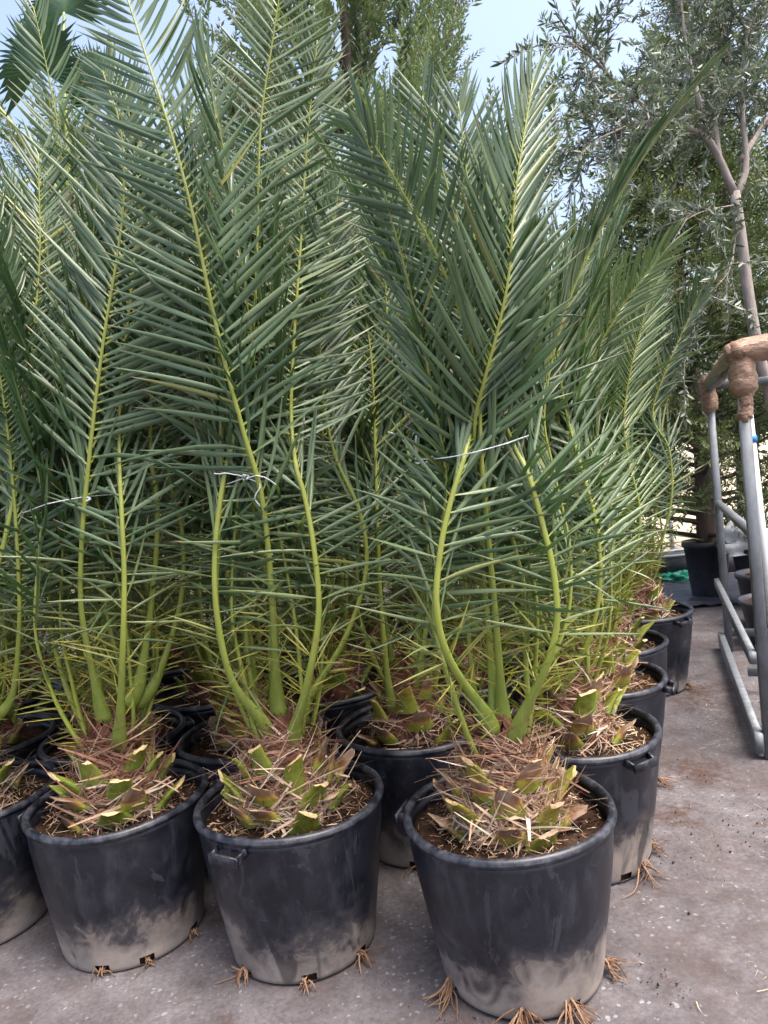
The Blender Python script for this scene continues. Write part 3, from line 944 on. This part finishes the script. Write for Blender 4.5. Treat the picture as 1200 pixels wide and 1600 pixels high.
# --- next palm, with fresh cut stubs
xy = (-1.052, 2.532)
pot1_holes = [-96, -62, -20]
make_pot(*xy, [176, 22], 'black pot with a dark wiped patch on its dusty wall and two handles', 33, pot1_holes, 560, .5)
p1 = new_palm(*xy, 'tied palm with pale freshly cut frond stubs round its base', G_FRONT)
bud = [296]
fr = [
    ([(155, 1095, -.03), (128, 960, -.12), (128, 840, -.16), (137, 740, -.18), (150, 620, -.20), (165, 510, -.21), (183, 400, -.21), (193, 310, -.20), (188, 200, -.16), (160, 110, -.1)], (.1, 1, .2), dict(single=True, ang=(66, 36), Lmax=.40, thick=1.0, mess=.6, wid=1.15)),
    ([(187, 1140, -.10), (192, 1010, -.20), (194, 900, -.21), (190, 800, -.20), (186, 700, -.14), (190, 590, -.08), (205, 450, 0), (215, 300, .05), (195, 130, .1)], (0, 1, .2), dict(single=True, ang=(62, 32), Lmax=.36)),
    ([(218, 1065, 0), (238, 930, 0), (246, 800, -.02), (235, 700, 0), (240, 560, .05), (258, 400, .1), (285, 240, .15), (320, 100, .18)], (-.3, 1, .2), dict(single=True, ang=(64, 34), Lmax=.38)),
    ([(245, 1060, .05), (282, 940, .10), (284, 830, .12), (262, 740, .10), (250, 600, .12), (250, 420, .16), (232, 240, .2)], (-.5, .8, .3), dict(ang=(64, 34), Lmax=.36)),
]
for i, (pp, inw, kw) in enumerate(fr):
    make_frond(p1, px_path(xy, pp), inw, 100 + i, budget=bud, **kw)
add_generic(p1, np.random.default_rng(12), 8, F_ + 1.2, F_ + 2 * PI - .9, 2.12, 20, 1.56, 11, .21, .12)
make_stump(p1, 14, 22, 'green', 2300, .24, 240)
root_tuft(p1, *xy, pot1_holes, 26, .45)
make_twine(*xy, 1.555, .185, .010, 'thin white twine stretched round the palm with cut stubs', 4, None, -60)

# --- palm at the far end of the front edge, cut by the picture border
xy = (-1.690, 2.690)
make_pot(*xy, [8], 'mud-caked black pot beside the two-handled pot, straw over its soil', 34, [-60, -120], 700, .75)
p0 = new_palm(*xy, 'tied palm beside the one with cut stubs, rising from straw-covered soil', G_FRONT)
make_frond(p0, px_path(xy, [(18, 1090, -.06), (30, 980, -.16), (28, 880, -.2), (22, 780, -.2), (10, 660, -.2), (-10, 520, -.2), (-30, 380, -.2)]), (.2, 1, .2), 41, ang=(64, 34))
make_frond(p0, px_path(xy, [(-10, 1090, -.06), (-20, 960, -.2), (8, 840, -.2), (35, 700, -.15), (50, 540, -.1), (62, 400, -.05), (60, 240, 0)]), (-.2, 1, .2), 42, ang=(64, 34))
add_generic(p0, np.random.default_rng(15), 9, F_ + .4, F_ + 2 * PI - .5, 2.4, 24, 1.55, 44)
make_stump(p0, 21, 14, 'green', 700, .5, 160)

# --- column running back beside the yard, behind the corner palm
COLUMN = [
    ((.640, 2.725), [-62], 'black pot right behind the corner pot, dry straw mulch up to its rim', 'palm rising right behind the corner palm', 1.95, 35, 850, .85, [-48, -12]),
    ((.900, 3.325), [-28], 'black pot third along the yard edge from the corner, crumbly dark soil', 'third palm along the yard edge from the corner', 1.95, 36, 600, .45, [-30]),
    ((1.150, 3.920), [], 'fourth pot along the yard edge from the corner, tucked between its neighbours', 'fourth palm along the yard edge from the corner', 2.0, 37, 500, .4, []),
    ((1.570, 4.580), [-62, 100], 'last pot at the far end of the yard edge, standing beside bare concrete', 'last palm of the yard edge, near the green plastic scrap', 1.95, 38, 400, .4, [-35]),
]
CUST = {
    0: [([(885, 1075, -.05), (925, 985, -.1), (938, 900, -.12), (930, 810, -.12), (905, 720, -.1), (880, 620, -.08), (868, 500, -.08), (880, 380, -.1)], (-.2, 1, .2))],
    1: [([(930, 1010, -.04), (955, 900, -.1), (955, 800, -.12), (930, 720, -.12), (905, 640, -.12), (928, 560, -.15), (978, 470, -.2), (1045, 385, -.25)], (-.5, .9, .3)),
        ([(922, 1010, -.06), (905, 900, -.16), (905, 800, -.16), (900, 700, -.14), (888, 600, -.14), (895, 500, -.16), (920, 400, -.2)], (.1, 1, .3))],
    2: [([(960, 960, -.04), (990, 880, -.1), (1000, 800, -.12), (985, 730, -.12), (975, 660, -.12), (985, 580, -.14), (1005, 500, -.16), (1020, 420, -.2)], (-.3, 1, .3))],
    3: [([(1003, 905, -.08), (1035, 840, -.16), (1050, 770, -.18), (1045, 700, -.16), (1020, 650, -.15), (1040, 580, -.16), (1075, 500, -.2), (1105, 435, -.25)], (-.4, .9, .3)),
        ([(1000, 905, -.08), (1020, 840, -.14), (1025, 760, -.16), (1010, 690, -.14), (1002, 620, -.14), (1010, 520, -.16), (1030, 440, -.2)], (-.1, 1, .3))],
}
for i, (xy, hd, lp, lt, L, sd, st, sb, holes) in enumerate(COLUMN):
    make_pot(*xy, hd, lp, sd, [-35, -70], st, sb)
    p = new_palm(*xy, lt, G_FRONT)
    fresh = M_LEAFW if i in (1, 2) else M_LEAF  # two column palms get the leaf green with backlight painted in
    for j, (pp, inw) in enumerate(CUST[i]):
        make_frond(p, px_path(xy, pp), inw, 500 + 10 * i + j, ang=(60, 30), Lmax=.36, mat=fresh)
    add_generic(p, np.random.default_rng(60 + i), 9, F_ + .5, F_ + 2 * PI - .4, L, 24, 1.45, 50 + i, .19, .10, mat=fresh, per_side=50, Lmax=.34)
    make_stump(p, 70 + i, 16, 'long' if i < 3 else 'green', 900, .45, 200)
    if holes: root_tuft(p, *xy, holes, 80 + i, 1.15)

# --- second row behind the front edge
SECOND = [((.020, 2.960), 2.0, 'palm filling the gap between the corner palm and the tallest palm'),
          ((-.665, 3.050), 2.3, 'palm behind the gap between the tallest palm and the one with cut stubs'),
          ((-1.325, 3.228), 2.35, 'palm in the second row behind the one with cut stubs')]
CUST2 = {
    0: [([(610, 1090, -.1), (596, 960, -.14), (590, 830, -.15), (586, 700, -.12), (580, 560, -.1), (560, 430, -.1), (545, 330, -.1)], (0, 1, .3)),
        ([(648, 1080, -.06), (668, 960, -.1), (668, 840, -.1), (640, 720, -.06), (610, 600, 0), (590, 480, 0), (600, 350, 0)], (-.2, 1, .3))],
    1: [([(385, 1080, -.08), (360, 960, -.14), (350, 820, -.14), (340, 660, -.1), (330, 480, -.1), (345, 300, -.1)], (0, 1, .3))],
    2: [([(165, 1080, -.06), (160, 930, -.12), (146, 760, -.14), (130, 600, -.16), (118, 430, -.18), (103, 280, -.2), (80, 140, -.22), (52, 10, -.22)], (.1, 1, .3))],
}
for i, (xy, L, lt) in enumerate(SECOND):
    make_pot(*xy, [-150, 30], ['black pot in the dim gap behind the corner and tallest palms', 'black pot in deep shade in the second row behind the tallest palm', 'black pot in deep shade in the second row behind the cut stubs'][i], 90 + i, [-100, -60], 350 if i == 0 else 150, .4)
    p = new_palm(*xy, lt, G_FRONT)
    for j, (pp, inw) in enumerate(CUST2[i]):
        make_frond(p, px_path(xy, pp), inw, 700 + 10 * i + j, ang=(62, 32), Lmax=.38)
    add_generic(p, np.random.default_rng(95 + i), 6 if i == 0 else 9, F_ + .4, F_ + 2 * PI - .4, L, 24, 1.50, 75 + i)
    make_stump(p, 110 + i, 15, 'straw', 600, .35, 150)
    if i == 0: root_tuft(p, *xy, [-95], 130, 1.0)

# --- the rest of the block: copies of two palms grown alike
G_BACK = 'palms crowded inside the block'
L_BACK = 'tied palm deep inside the block, mostly hidden behind nearer palms'
protos = []
for i, (L, spot) in enumerate([(2.45, (-.350, 3.640)), (2.25, (.295, 3.570))]):
    pt = make_pot(*spot, [40], 'black pot deep inside the block, hidden by nearer pots', 140 + i, [-60], 0, .4, group='pots deep inside the block')
    p = new_palm(*spot, L_BACK, G_BACK)
    add_generic(p, np.random.default_rng(145 + i), 13, 0, 2 * PI, L, 26, 1.50, 85 + i)
    make_stump(p, 150 + i, 10, 'green', 300, .3, 60)
    protos.append((pt, p))
for k, spot in enumerate([(-1.005, 3.790), (-1.660, 3.900), (.510, 4.185), (-.135, 4.252), (-.760, 4.400), (.930, 4.740), (.300, 4.860), (-.400, 5.000), (-1.40, 4.55), (-2.36, 2.78), (-1.99, 3.34), (-2.62, 3.52), (-2.29, 4.10), (-1.05, 5.10), (-1.75, 5.20), (-2.45, 4.75), (-2.95, 4.15), (.15, 5.50), (-.55, 5.65), (.82, 5.42), (-3.1, 5.1)]):
    a, b = protos[k % 2]
    for src in (a, b):
        c = copy_tree(src)
        c.location = (spot[0], spot[1], 0)
        if src is b: c.rotation_euler = (0, 0, 1.1 + k * 1.37)


# ------------------------------------------------------------------ background trees
def plume_proto(rng, nb=60):
    V, Q = [], []
    n = 0
    for k in range(nb):
        u = .04 + .94 * k / nb
        az = k * 2.4
        rad = np.array([math.cos(az), math.sin(az), 0])
        d = rad * .62 + np.array([0, 0, .80]); d /= np.linalg.norm(d)
        ln = .155 * math.sqrt(60 / nb) * (1 - .62 * u) * rng.uniform(.75, 1.2)
        b0 = np.array([0, 0, u])
        tb = np.cross(d, [0, 0, 1]); tb /= np.linalg.norm(tb)
        subs = [(b0, d, ln)]
        for s_ in (-1, 1):
            for f_ in (.3, .6):
                dd = d * .75 + tb * s_ * .6 + rng.normal(0, .15, 3); dd /= np.linalg.norm(dd)
                subs.append((b0 + d * ln * f_, dd, ln * .55 * (1.1 - f_)))
        for p, dd, l in subs:
            t2 = np.cross(dd, rng.normal(size=3)); t2 /= np.linalg.norm(t2)
            w = l * .10 + .0025
            V += [p, p + dd * l * .5 + t2 * w, p + dd * l, p + dd * l * .5 - t2 * w]
            Q.append([n, n+1, n+2, n+3]); n += 4
    return np.array(V), np.array(Q)


def rot_to(D, rng):
    """rotation matrices taking z to D with random spin"""
    n = len(D)
    X = np.cross(D, rng.normal(size=(n, 3))); X /= np.linalg.norm(X, axis=1)[:, None]
    Y = np.cross(D, X)
    return np.stack([X, Y, D], 2)


def scatter(protos_, P, D, scale, v, rng):
    VV, QQ, AV = [], [], []
    off = 0
    idx = rng.integers(0, len(protos_), len(P))
    for k, (pv, pq) in enumerate(protos_):
        sel = np.nonzero(idx == k)[0]
        if not len(sel): continue
        Rm = rot_to(D[sel], rng)
        W = np.einsum('nij,vj->nvi', Rm, pv) * scale[sel][:, None, None] + P[sel][:, None]
        nv = len(pv)
        VV.append(W.reshape(-1, 3))
        QQ.append((pq[None] + (np.arange(len(sel)) * nv)[:, None, None]).reshape(-1, pq.shape[1]) + off)
        AV.append((v[sel][:, None] + rng.normal(0, .08, (len(sel), nv))).ravel())
        off += len(sel) * nv
    V = np.concatenate(VV); Q = np.concatenate(QQ); a = np.clip(np.concatenate(AV), 0, 1)
    return V, Q, {'v': a, 't': np.full(len(V), .4), 'y': np.zeros(len(V)), 'b': np.zeros(len(V))}


def conifer(name, loc, h, tr, label, limbs, zlo, spread, mat, seed, plen=.5, up=.8, vbias=.45, dens=14, group='background conifers', hue=.2, nb=44):
    rng = np.random.default_rng(seed)
    root = empty(name, loc)
    tag(root, label, 'tree', group)
    mb = MB()
    P, _ = spline([(0, 0, 0), (.04, .02, h * .3), (-.03, .04, h * .6), (.02, 0, h * .98)], 14)
    mb.tube(P, np.linspace(tr, tr * .12, 14), 9)
    PP, DD, SS, VV = [], [], [], []
    for k in range(limbs):
        f = (k + rng.uniform(0, 1)) / limbs
        z = zlo + (h - zlo) * f
        az = k * 2.4 + rng.normal(0, .3)
        ln = spread * (1 - f) ** .65 * rng.uniform(.7, 1.15) + .15
        er = np.array([math.cos(az), math.sin(az), 0])
        rise = up * rng.uniform(.6, 1.3)
        p0 = np.array([np.interp(z, P[:, 2], P[:, 0]), np.interp(z, P[:, 2], P[:, 1]), z])
        C_, ll = spline([p0, p0 + er * ln * .45 + [0, 0, ln * rise * .3], p0 + er * ln + [0, 0, ln * rise]], 10)
        mb.tube(C_, np.linspace(max(.012, tr * .22 * (1 - f) + .008), .005, 10), 5)
        tint = rng.normal(vbias, .16)
        for j in range(int(dens * (.5 + ln))):
            u = rng.uniform(.18, 1) ** .8
            p = np.array([np.interp(u, np.linspace(0, 1, 10), C_[:, q]) for q in range(3)]) + rng.normal(0, .05 * ln, 3)
            d = er * rng.uniform(.2, 1) + rng.normal(0, .45, 3) + [0, 0, up]
            PP.append(p); DD.append(d / np.linalg.norm(d)); SS.append(plen * rng.uniform(.55, 1.25)); VV.append(tint + hue * (u - .5))
    mb.build('trunk', M_BARK, root, True)
    pr = [plume_proto(rng, nb) for _ in range(4)]
    V, Q, A = scatter(pr, np.array(PP), np.array(DD), np.array(SS), np.array(VV), rng)
    o = obj('crown', V, [Q], mat, root, A)
    return root


conifer('cypress_tree', (.15, 8.0, 0), 8.6, .16, 'feathery pale green cypress rising behind the tallest palms', 80, 1.2, 1.75, M_CON_A, 5, .85, 1.35, .48, 9)
conifer('cypress_tree', (-3.4, 9.2, 0), 6.0, .15, 'cypress behind the fan palm, showing through the palm fronds', 55, .8, 1.5, M_CON_A, 6, .7, 1.0, .35, 10, nb=24)
conifer('conifer_tree', (3.10, 7.02, .25), 4.3, .10, 'dark potted conifer with low sweeping branches behind the steel frame', 90, .25, 1.25, M_CON_B, 7, .42, .35, .42, 20, nb=20)
conifer('conifer_tree', (4.75, 9.4, 0), 7.2, .17, 'bushy dark conifer standing behind the olive tree', 80, 1.7, 1.7, M_CON_B, 8, .6, .55, .5, 9, nb=34)


def olive():
    rng = np.random.default_rng(21)
    loc = np.array([2.70, 5.05, 0.0])
    root = empty('olive_tree', tuple(loc))
    tag(root, 'young olive tree with pale bare trunk above the steel frame', 'tree')
    Y = 5.05
    A = lambda L_: [at(x, y, Y + d) - loc for x, y, d in L_]
    mb = MB()
    def branch(pts, r0, r1, n=18, sides=8):
        C_, _ = spline(pts, n)
        mb.tube(C_, np.linspace(r0, r1, n), sides)
        return C_
    branch([np.array([.10, .0, .28]), np.array([.12, .02, .9])] + A([(1212, 660, .05), (1184, 545, 0), (1168, 450, 0), (1158, 370, 0), (1148, 300, 0)]), .046, .034, 26, 10)
    limbs = []
    limbs.append(branch(A([(1148, 305, 0), (1128, 258, -.02), (1104, 216, -.05), (1050, 188, -.15), (985, 150, -.2), (925, 90, -.25), (880, 60, -.3)]), .029, .006))
    limbs.append(branch(A([(1106, 220, -.05), (1090, 150, 0), (1072, 70, .05), (1060, -40, .1)]), .024, .006))
    limbs.append(branch(A([(1150, 310, 0), (1166, 260, .04), (1160, 170, .1), (1168, 60, .15), (1190, -60, .2)]), .024, .006))
    limbs.append(branch(A([(1158, 250, .05), (1190, 200, .2), (1240, 120, .3), (1290, 20, .4)]), .022, .006))
    limbs.append(branch(A([(1125, 255, 0), (1118, 180, .2), (1130, 80, .35), (1110, -50, .5)]), .020, .005))
    limbs.append(branch(A([(1075, 195, -.1), (1010, 190, -.35), (950, 210, -.5), (900, 240, -.55)]), .014, .004))
    limbs.append(branch(A([(1150, 320, 0), (1100, 330, -.2), (1060, 350, -.3)]), .006, .002))
    limbs.append(branch(A([(1152, 340, 0), (1140, 420, -.3), (1100, 470, -.45), (1085, 540, -.5)]), .005, .002))
    cnt = [34, 22, 30, 26, 22, 22, 8, 8]
    LP, LD, LS, LV = [], [], [], []
    for C_, c in zip(limbs, cnt):
        for k in range(int(c * 1.7)):
            u = rng.uniform(.25, 1)
            i = min(int(u * (len(C_) - 1)), len(C_) - 2)
            p0 = C_[i]
            d = (C_[i+1] - C_[i]); d /= np.linalg.norm(d)
            d = d * .6 + rng.normal(0, .75, 3) + [0, 0, .15]; d /= np.linalg.norm(d)
            ln = rng.uniform(.25, .62)
            T_, _ = spline([p0, p0 + d * ln * .5 + rng.normal(0, .03, 3), p0 + d * ln + rng.normal(0, .06, 3) - [0, 0, ln * .22]], 9)
            mb.tube(T_, np.linspace(.0034, .0012, 9), 4)
            tint = rng.normal(.5, .17)
            for s in np.linspace(.12, 1, int(ln * 60)):
                q = np.array([np.interp(s, np.linspace(0, 1, 9), T_[:, a]) for a in range(3)])
                for _ in range(2):
                    dd = d * .7 + rng.normal(0, .6, 3); dd /= np.linalg.norm(dd)
                    LP.append(q); LD.append(dd); LS.append(rng.uniform(.045, .080)); LV.append(tint + rng.normal(0, .16))
    mb.build('trunk', M_OBARK, root, True)
    w = .105
    pv = np.array([[0, 0, 0], [w, 0, .35], [w * .8, 0, .7], [0, .04, 1], [-w * .8, 0, .7], [-w, 0, .35]])
    pq = np.array([[0, 1, 2, 3], [0, 3, 4, 5]])
    V, Q, A_ = scatter([(pv, pq)], np.array(LP), np.array(LD), np.array(LS), np.array(LV), rng)
    obj('crown', V, [Q], M_OLIVE, root, A_)


olive()


def fan_palm():
    rng = np.random.default_rng(31)
    loc = np.array([-2.35, 6.2, 0])
    root = empty('fan_palm', tuple(loc))
    tag(root, 'fan palm with pleated round leaves towering behind the block', 'palm')
    mb = MB()
    P, _ = spline([(0, 0, 0), (.05, 0, 1.8), (.0, 0, 4.1)], 16)
    mb.tube(P, np.linspace(.16, .12, 16), 12)
    mb.build('trunk', M_BARK, root, True)
    spots = [((60, 108), -.5, (-.1, -.5, 1)), ((20, 300), -.3, (-.8, -.3, .4)), ((160, 160), .1, (.6, -.2, .6)), ((100, 20), .4, (.1, .6, 1)), ((-60, 120), 0, (-1, .1, .5))]
    top = np.array([0, 0, 4.0])
    for k, ((x, y), d, n) in enumerate(spots):
        c = at(x, y, 6.2 + d) - loc
        mb = MB()
        C_, _ = spline([top, top * .4 + c * .6 + [0, 0, .15], c], 10)
        mb.tube(C_, np.linspace(.022, .012, 10), 6, sv=np.linspace(0, 1, 10))
        lf = mb.build('frond', M_RACHIS, root, True)
        t = c - top; t[2] = max(t[2], .1); t = np.array([t[0] * .5, t[1] * .3, .9]); t /= np.linalg.norm(t)
        nn = np.array(n, float); nn -= t * (nn @ t); nn /= np.linalg.norm(nn)
        if abs(nn[1]) < .3: nn = nn * .6 + np.array([0, -.8, 0]); nn -= t * (nn @ t); nn /= np.linalg.norm(nn)
        b = np.cross(t, nn)
        m2 = 46
        V, Q, av = [], [], []
        rad = .50
        for j in range(m2):
            a0 = R(-125 + 250 * j / m2); a1 = R(-125 + 250 * (j + 1) / m2); am = (a0 + a1) / 2
            dirv = lambda a_: t * math.cos(a_) + b * math.sin(a_)
            rl = rad * rng.uniform(.88, 1.06)
            v0 = len(V)
            V += [c, c + dirv(a0) * rad * .62 - nn * .012, c + dirv(am) * rad * .66 + nn * .02, c + dirv(a1) * rad * .62 - nn * .012, c + dirv(am) * rl - [0, 0, .05 * rng.uniform(0, 2)]]
            Q += [[v0, v0+1, v0+2], [v0, v0+2, v0+3], [v0+1, v0+4, v0+2], [v0+2, v0+4, v0+3]]
            av += [rng.uniform(.2, .8)] * 5
        V = np.array(V)
        obj('fan_blade', V, [np.array(Q)], M_FAN, lf, {'v': av, 't': np.full(len(V), .4), 'y': np.zeros(len(V)), 'b': np.zeros(len(V))})


fan_palm()


# ------------------------------------------------------------------ steel frame with taped corners
def steel_frame():
    A0, B0 = np.array([1.715, 3.37, 0]), np.array([2.385, 5.15, 0])
    root = empty('steel_frame', tuple(A0))
    tag(root, 'galvanised steel rack frame with corners wrapped in brown tape', 'frame')
    ax = (B0 - A0); ax /= np.linalg.norm(ax)
    px = np.array([ax[1], -ax[0], 0])
    A, B = np.zeros(3), B0 - A0
    up = np.array([0, 0, 1.0])
    H = 1.90
    def beam(name, p, q, w, h, u=up):
        mb = MB(); mb.beam(p, q, w, h, u); return mb.build(name, M_STEEL, root)
    for c in (A, B, A + px * 1.1, B + px * 1.1):
        beam('post', c + up * .0, c + up * (H - .02), .050, .050, ax)
    o = .045
    for off in (0, 1.1):
        q = px * off
        beam('rail', A + q - px * o + up * .49 - ax * .03, B + q - px * o + up * .49 + ax * .06, .034, .060)
        beam('foot_rail', A + q - px * o + up * .075 - ax * .03, B + q - px * o + up * .075 + ax * .06, .040, .10)
        mb = MB(); mb.tube(np.array([A + q + up * 1.075 + ax * .02, B + q + up * 1.075 - ax * .02]), .026, 12); mb.build('brace', M_STEEL, root, True)
    for c in (A, B, (A + B) / 2):
        beam('cross_rail', c + px * .02 + up * .13, c + px * 1.08 + up * .13, .04, .05)
    beam('top_bar', A + up * (H + .0), B + up * (H + .0), .05, .05)
    for c in (A, B):
        beam('top_bar', c + up * H, c + px * 1.1 + up * H, .048, .048)
    # brown tape wound over pipe insulation: lumpy wrapped sleeves
    rng = np.random.default_rng(4)
    def sleeve(p, q, r, n=22, sides=16, lum=.12):
        P = np.linspace(p, q, n)
        P = P + np.cumsum(rng.normal(0, .0015, P.shape), 0)
        t = np.linspace(0, 1, n)
        rad = r * (1 + lum * np.sin(t * 5 + rng.uniform(0, 6)) * .3 + .03 * ((t * n / 5.0) % 1.0) + np.convolve(rng.normal(0, .05, n + 4), np.ones(5) / 5, 'valid') + rng.normal(0, .01, n)) * np.clip(np.minimum(t, 1 - t) * 14, .72, 1) 
        mb = MB(); mb.tube(P, rad, sides, 1.0)
        V = mb.V[0]; V += rng.normal(0, .0022, V.shape)
        return mb.build('tape_wrap', M_TAPE, root, True)
    sleeve(A + up * 1.60, A + up * 1.76, .034)
    sleeve(A + up * 1.72, A + up * 1.975, .056, 18, 18, .2)
    sleeve(B + up * 1.72, B + up * 1.98, .052)
    sleeve(A - ax * .07 + up * 1.93, B + ax * .07 + up * 1.925, .050, 40, 16, .1)
    sleeve(A - px * .06 + up * 1.925, A + px * .75 + up * 1.93, .058, 30, 16, .15)


steel_frame()


def pole():
    root = empty('pole', (1.90, 3.66, 0))
    tag(root, 'pale pole with a blue band leaning inside the steel frame', 'pole')
    mb = MB(); mb.tube(np.array([(.05, 0, 0), (.01, 0, .9), (-.02, 0, 1.72)]), .022, 12); mb.build('shaft', M_PALE, root, True)
    mb = MB(); mb.tube(np.array([(-.0085, 0, 1.50), (-.0100, 0, 1.535)]), .0245, 12); mb.build('band', M_BLUE, root, True)


pole()


# ------------------------------------------------------------------ far corner of the yard
def small_pot(loc, r, h, label, plant=False, mat=None):
    root = empty('small_pot', loc)
    tag(root, label, 'pot', 'plain dark pots by the frame')
    prof = [(r * .72, 0), (r * .80, h * .3), (r * .93, h * .9), (r * 1.0, h * .905), (r * 1.02, h * .95), (r * 1.0, h), (r * .93, h), (r * .90, h * .85)]
    V, Q = lathe(prof, 40); obj('pot_wall', V, [Q], mat or M_DARKP, root, None, True)
    V, Q = lathe([(r * .92, h * .88)] + [(r * .92 * f, h * .90) for f in (.8, .5, .2, 0.0)], 32)
    V[:, 2] += np.random.default_rng(3).normal(0, .006, len(V))
    obj('soil', V, [Q], M_SOIL, root, None, True)
    return root


small_pot((2.78, 5.22, 0), .25, .33, 'low dark pot the olive tree stands in')
small_pot((2.99, 5.74, 0), .22, .43, 'dark pot of bare soil just past the olive pot')
small_pot((3.10, 7.02, 0), .22, .55, 'tall blue-black pot under the low conifer branches')
small_pot((3.37, 6.42, 0), .30, .55, 'wide dark pot with a white plastic bag on top')


def lump(name, loc, size, mat, label, cat, seed):
    """crumpled plastic"""
    rng = np.random.default_rng(seed)
    n, m = 22, 30
    th = np.linspace(.02, PI * .5, n); ph = np.arange(m) / m * 2 * PI
    Tt, Ph = np.meshgrid(th, ph, indexing='ij')
    D = np.stack([np.sin(Tt) * np.cos(Ph), np.sin(Tt) * np.sin(Ph), np.cos(Tt)], -1)
    r = np.ones(Tt.shape)
    for k in range(26):
        w = rng.normal(size=3); w /= np.linalg.norm(w)
        r += .16 * np.abs(np.sin(D @ w * rng.uniform(3, 9) + rng.uniform(0, 6))) * rng.choice([-1, 1])
    V = (D * np.clip(r, .45, 1.6)[..., None] * size).reshape(-1, 3)
    i, j = np.meshgrid(np.arange(n-1), np.arange(m), indexing='ij')
    Q = np.stack([i*m+j, (i+1)*m+j, (i+1)*m+(j+1) % m, i*m+(j+1) % m], -1).reshape(-1, 4)
    V[:, 2] = np.maximum(V[:, 2], 0)
    o = obj(name, V, [Q], mat, None, None, False, loc)
    return tag(o, label, cat)


lump('plastic_bag', (3.28, 6.36, .49), (.22, .18, .24), M_BAG, 'crumpled white plastic bag lying on a dark pot', 'bag', 3)
lump('plastic_scrap', (3.20, 7.95, .012), (.22, .14, .07), M_GREENP, 'crumpled scrap of green plastic on the black ground sheet', 'scrap', 5)
rng = np.random.default_rng(9)
gx, gy = np.meshgrid(np.linspace(2.55, 3.75, 22), np.linspace(6.55, 8.0, 24), indexing='ij')
V = np.stack([gx + rng.normal(0, .01, gx.shape), gy + rng.normal(0, .01, gx.shape), .010 + np.abs(rng.normal(0, .012, gx.shape))], -1).reshape(-1, 3)
i, j = np.meshgrid(np.arange(21), np.arange(23), indexing='ij')
o = obj('ground_sheet', V, [np.stack([i*24+j, (i+1)*24+j, (i+1)*24+j+1, i*24+j+1], -1).reshape(-1, 4)], M_TARP, None, None, True)
tag(o, 'crinkled black sheet spread on the concrete at the end of the yard', 'sheet')
rt = empty('trough', (3.5, 8.35, 0)); tag(rt, 'long low black trough with a pale rim at the end of the yard', 'trough')
mb = MB(); mb.box((0, 0, .12), (1.9, .42, .24)); mb.build('trough_wall', M_DARKP, rt)
mb = MB(); mb.box((0, -.20, .250), (1.94, .03, .022)); mb.box((0, .20, .250), (1.94, .03, .022)); mb.build('rim', M_PALE, rt)
for k, x in enumerate((3.83,)):
    rt = empty('fence_post', (x, 9.7, 0)); tag(rt, 'thin pale fence post at the edge of the dry field', 'post')
    mb = MB(); mb.tube(np.array([(0, 0, 0), (0, 0, .55), (0, 0, 1.1)]), .03, 10); mb.build('shaft', M_PALE, rt, True)
    mb = MB(); mb.tube(np.array([(0, 0, 1.098), (0, 0, 1.12)]), .036, 10); mb.build('cap', M_PALE, rt, True)

# ------------------------------------------------------------------ litter on the concrete
rng = np.random.default_rng(77)
mb = MB()
tet = np.array([[1, 0, -.4], [-.6, .8, -.4], [-.5, -.9, -.3], [0.1, 0, .9]])
patches = [(.62, 2.02, .05, 60), (.70, 1.93, .03, 25), (.05, 1.86, .10, 140), (1.05, 2.85, .22, 260), (1.45, 2.75, .25, 260), (1.75, 4.3, .30, 420), (1.25, 3.2, .25, 150), (1.4, 2.1, .5, 120), (-.3, 1.8, .5, 60)]
for (x, y, s, n) in patches:
    for k in range(n):
        q = rng.normal(0, s, 2)
        z = rng.gamma(2, .0008)
        mb.add(tet * z * rng.uniform(.6, 1.4, (4, 3)) + [x + q[0], y + q[1], z * .3], T=[[0, 1, 3], [1, 2, 3], [2, 0, 3], [0, 2, 1]])
o = mb.build('soil_litter', M_SOIL); tag(o, 'crumbs of spilt dark soil scattered over the concrete', 'soil', kind='stuff')
n = 260
P = np.stack([rng.uniform(.6, 2.0, n), rng.uniform(1.7, 5.4, n), np.full(n, .004)], 1)
D = rng.normal(size=(n, 3)); D[:, 2] = 0; D /= np.linalg.norm(D, axis=1)[:, None]
V, Q, vv = ribbons(n, P, D, rng.gamma(2, .012, n), rng.uniform(.001, .003, n), rng.normal(0, .15, n), rng, 3, None, np.tile([0, 0, 1.0], (n, 1)))
V[:, 2] = np.abs(V[:, 2] - .004) * .4 + .003
o = obj('straw_litter', V, [Q], M_STRAW, None, {'v': vv}); tag(o, 'short bits of dry straw strewn along the concrete aisle', 'straw', kind='stuff')
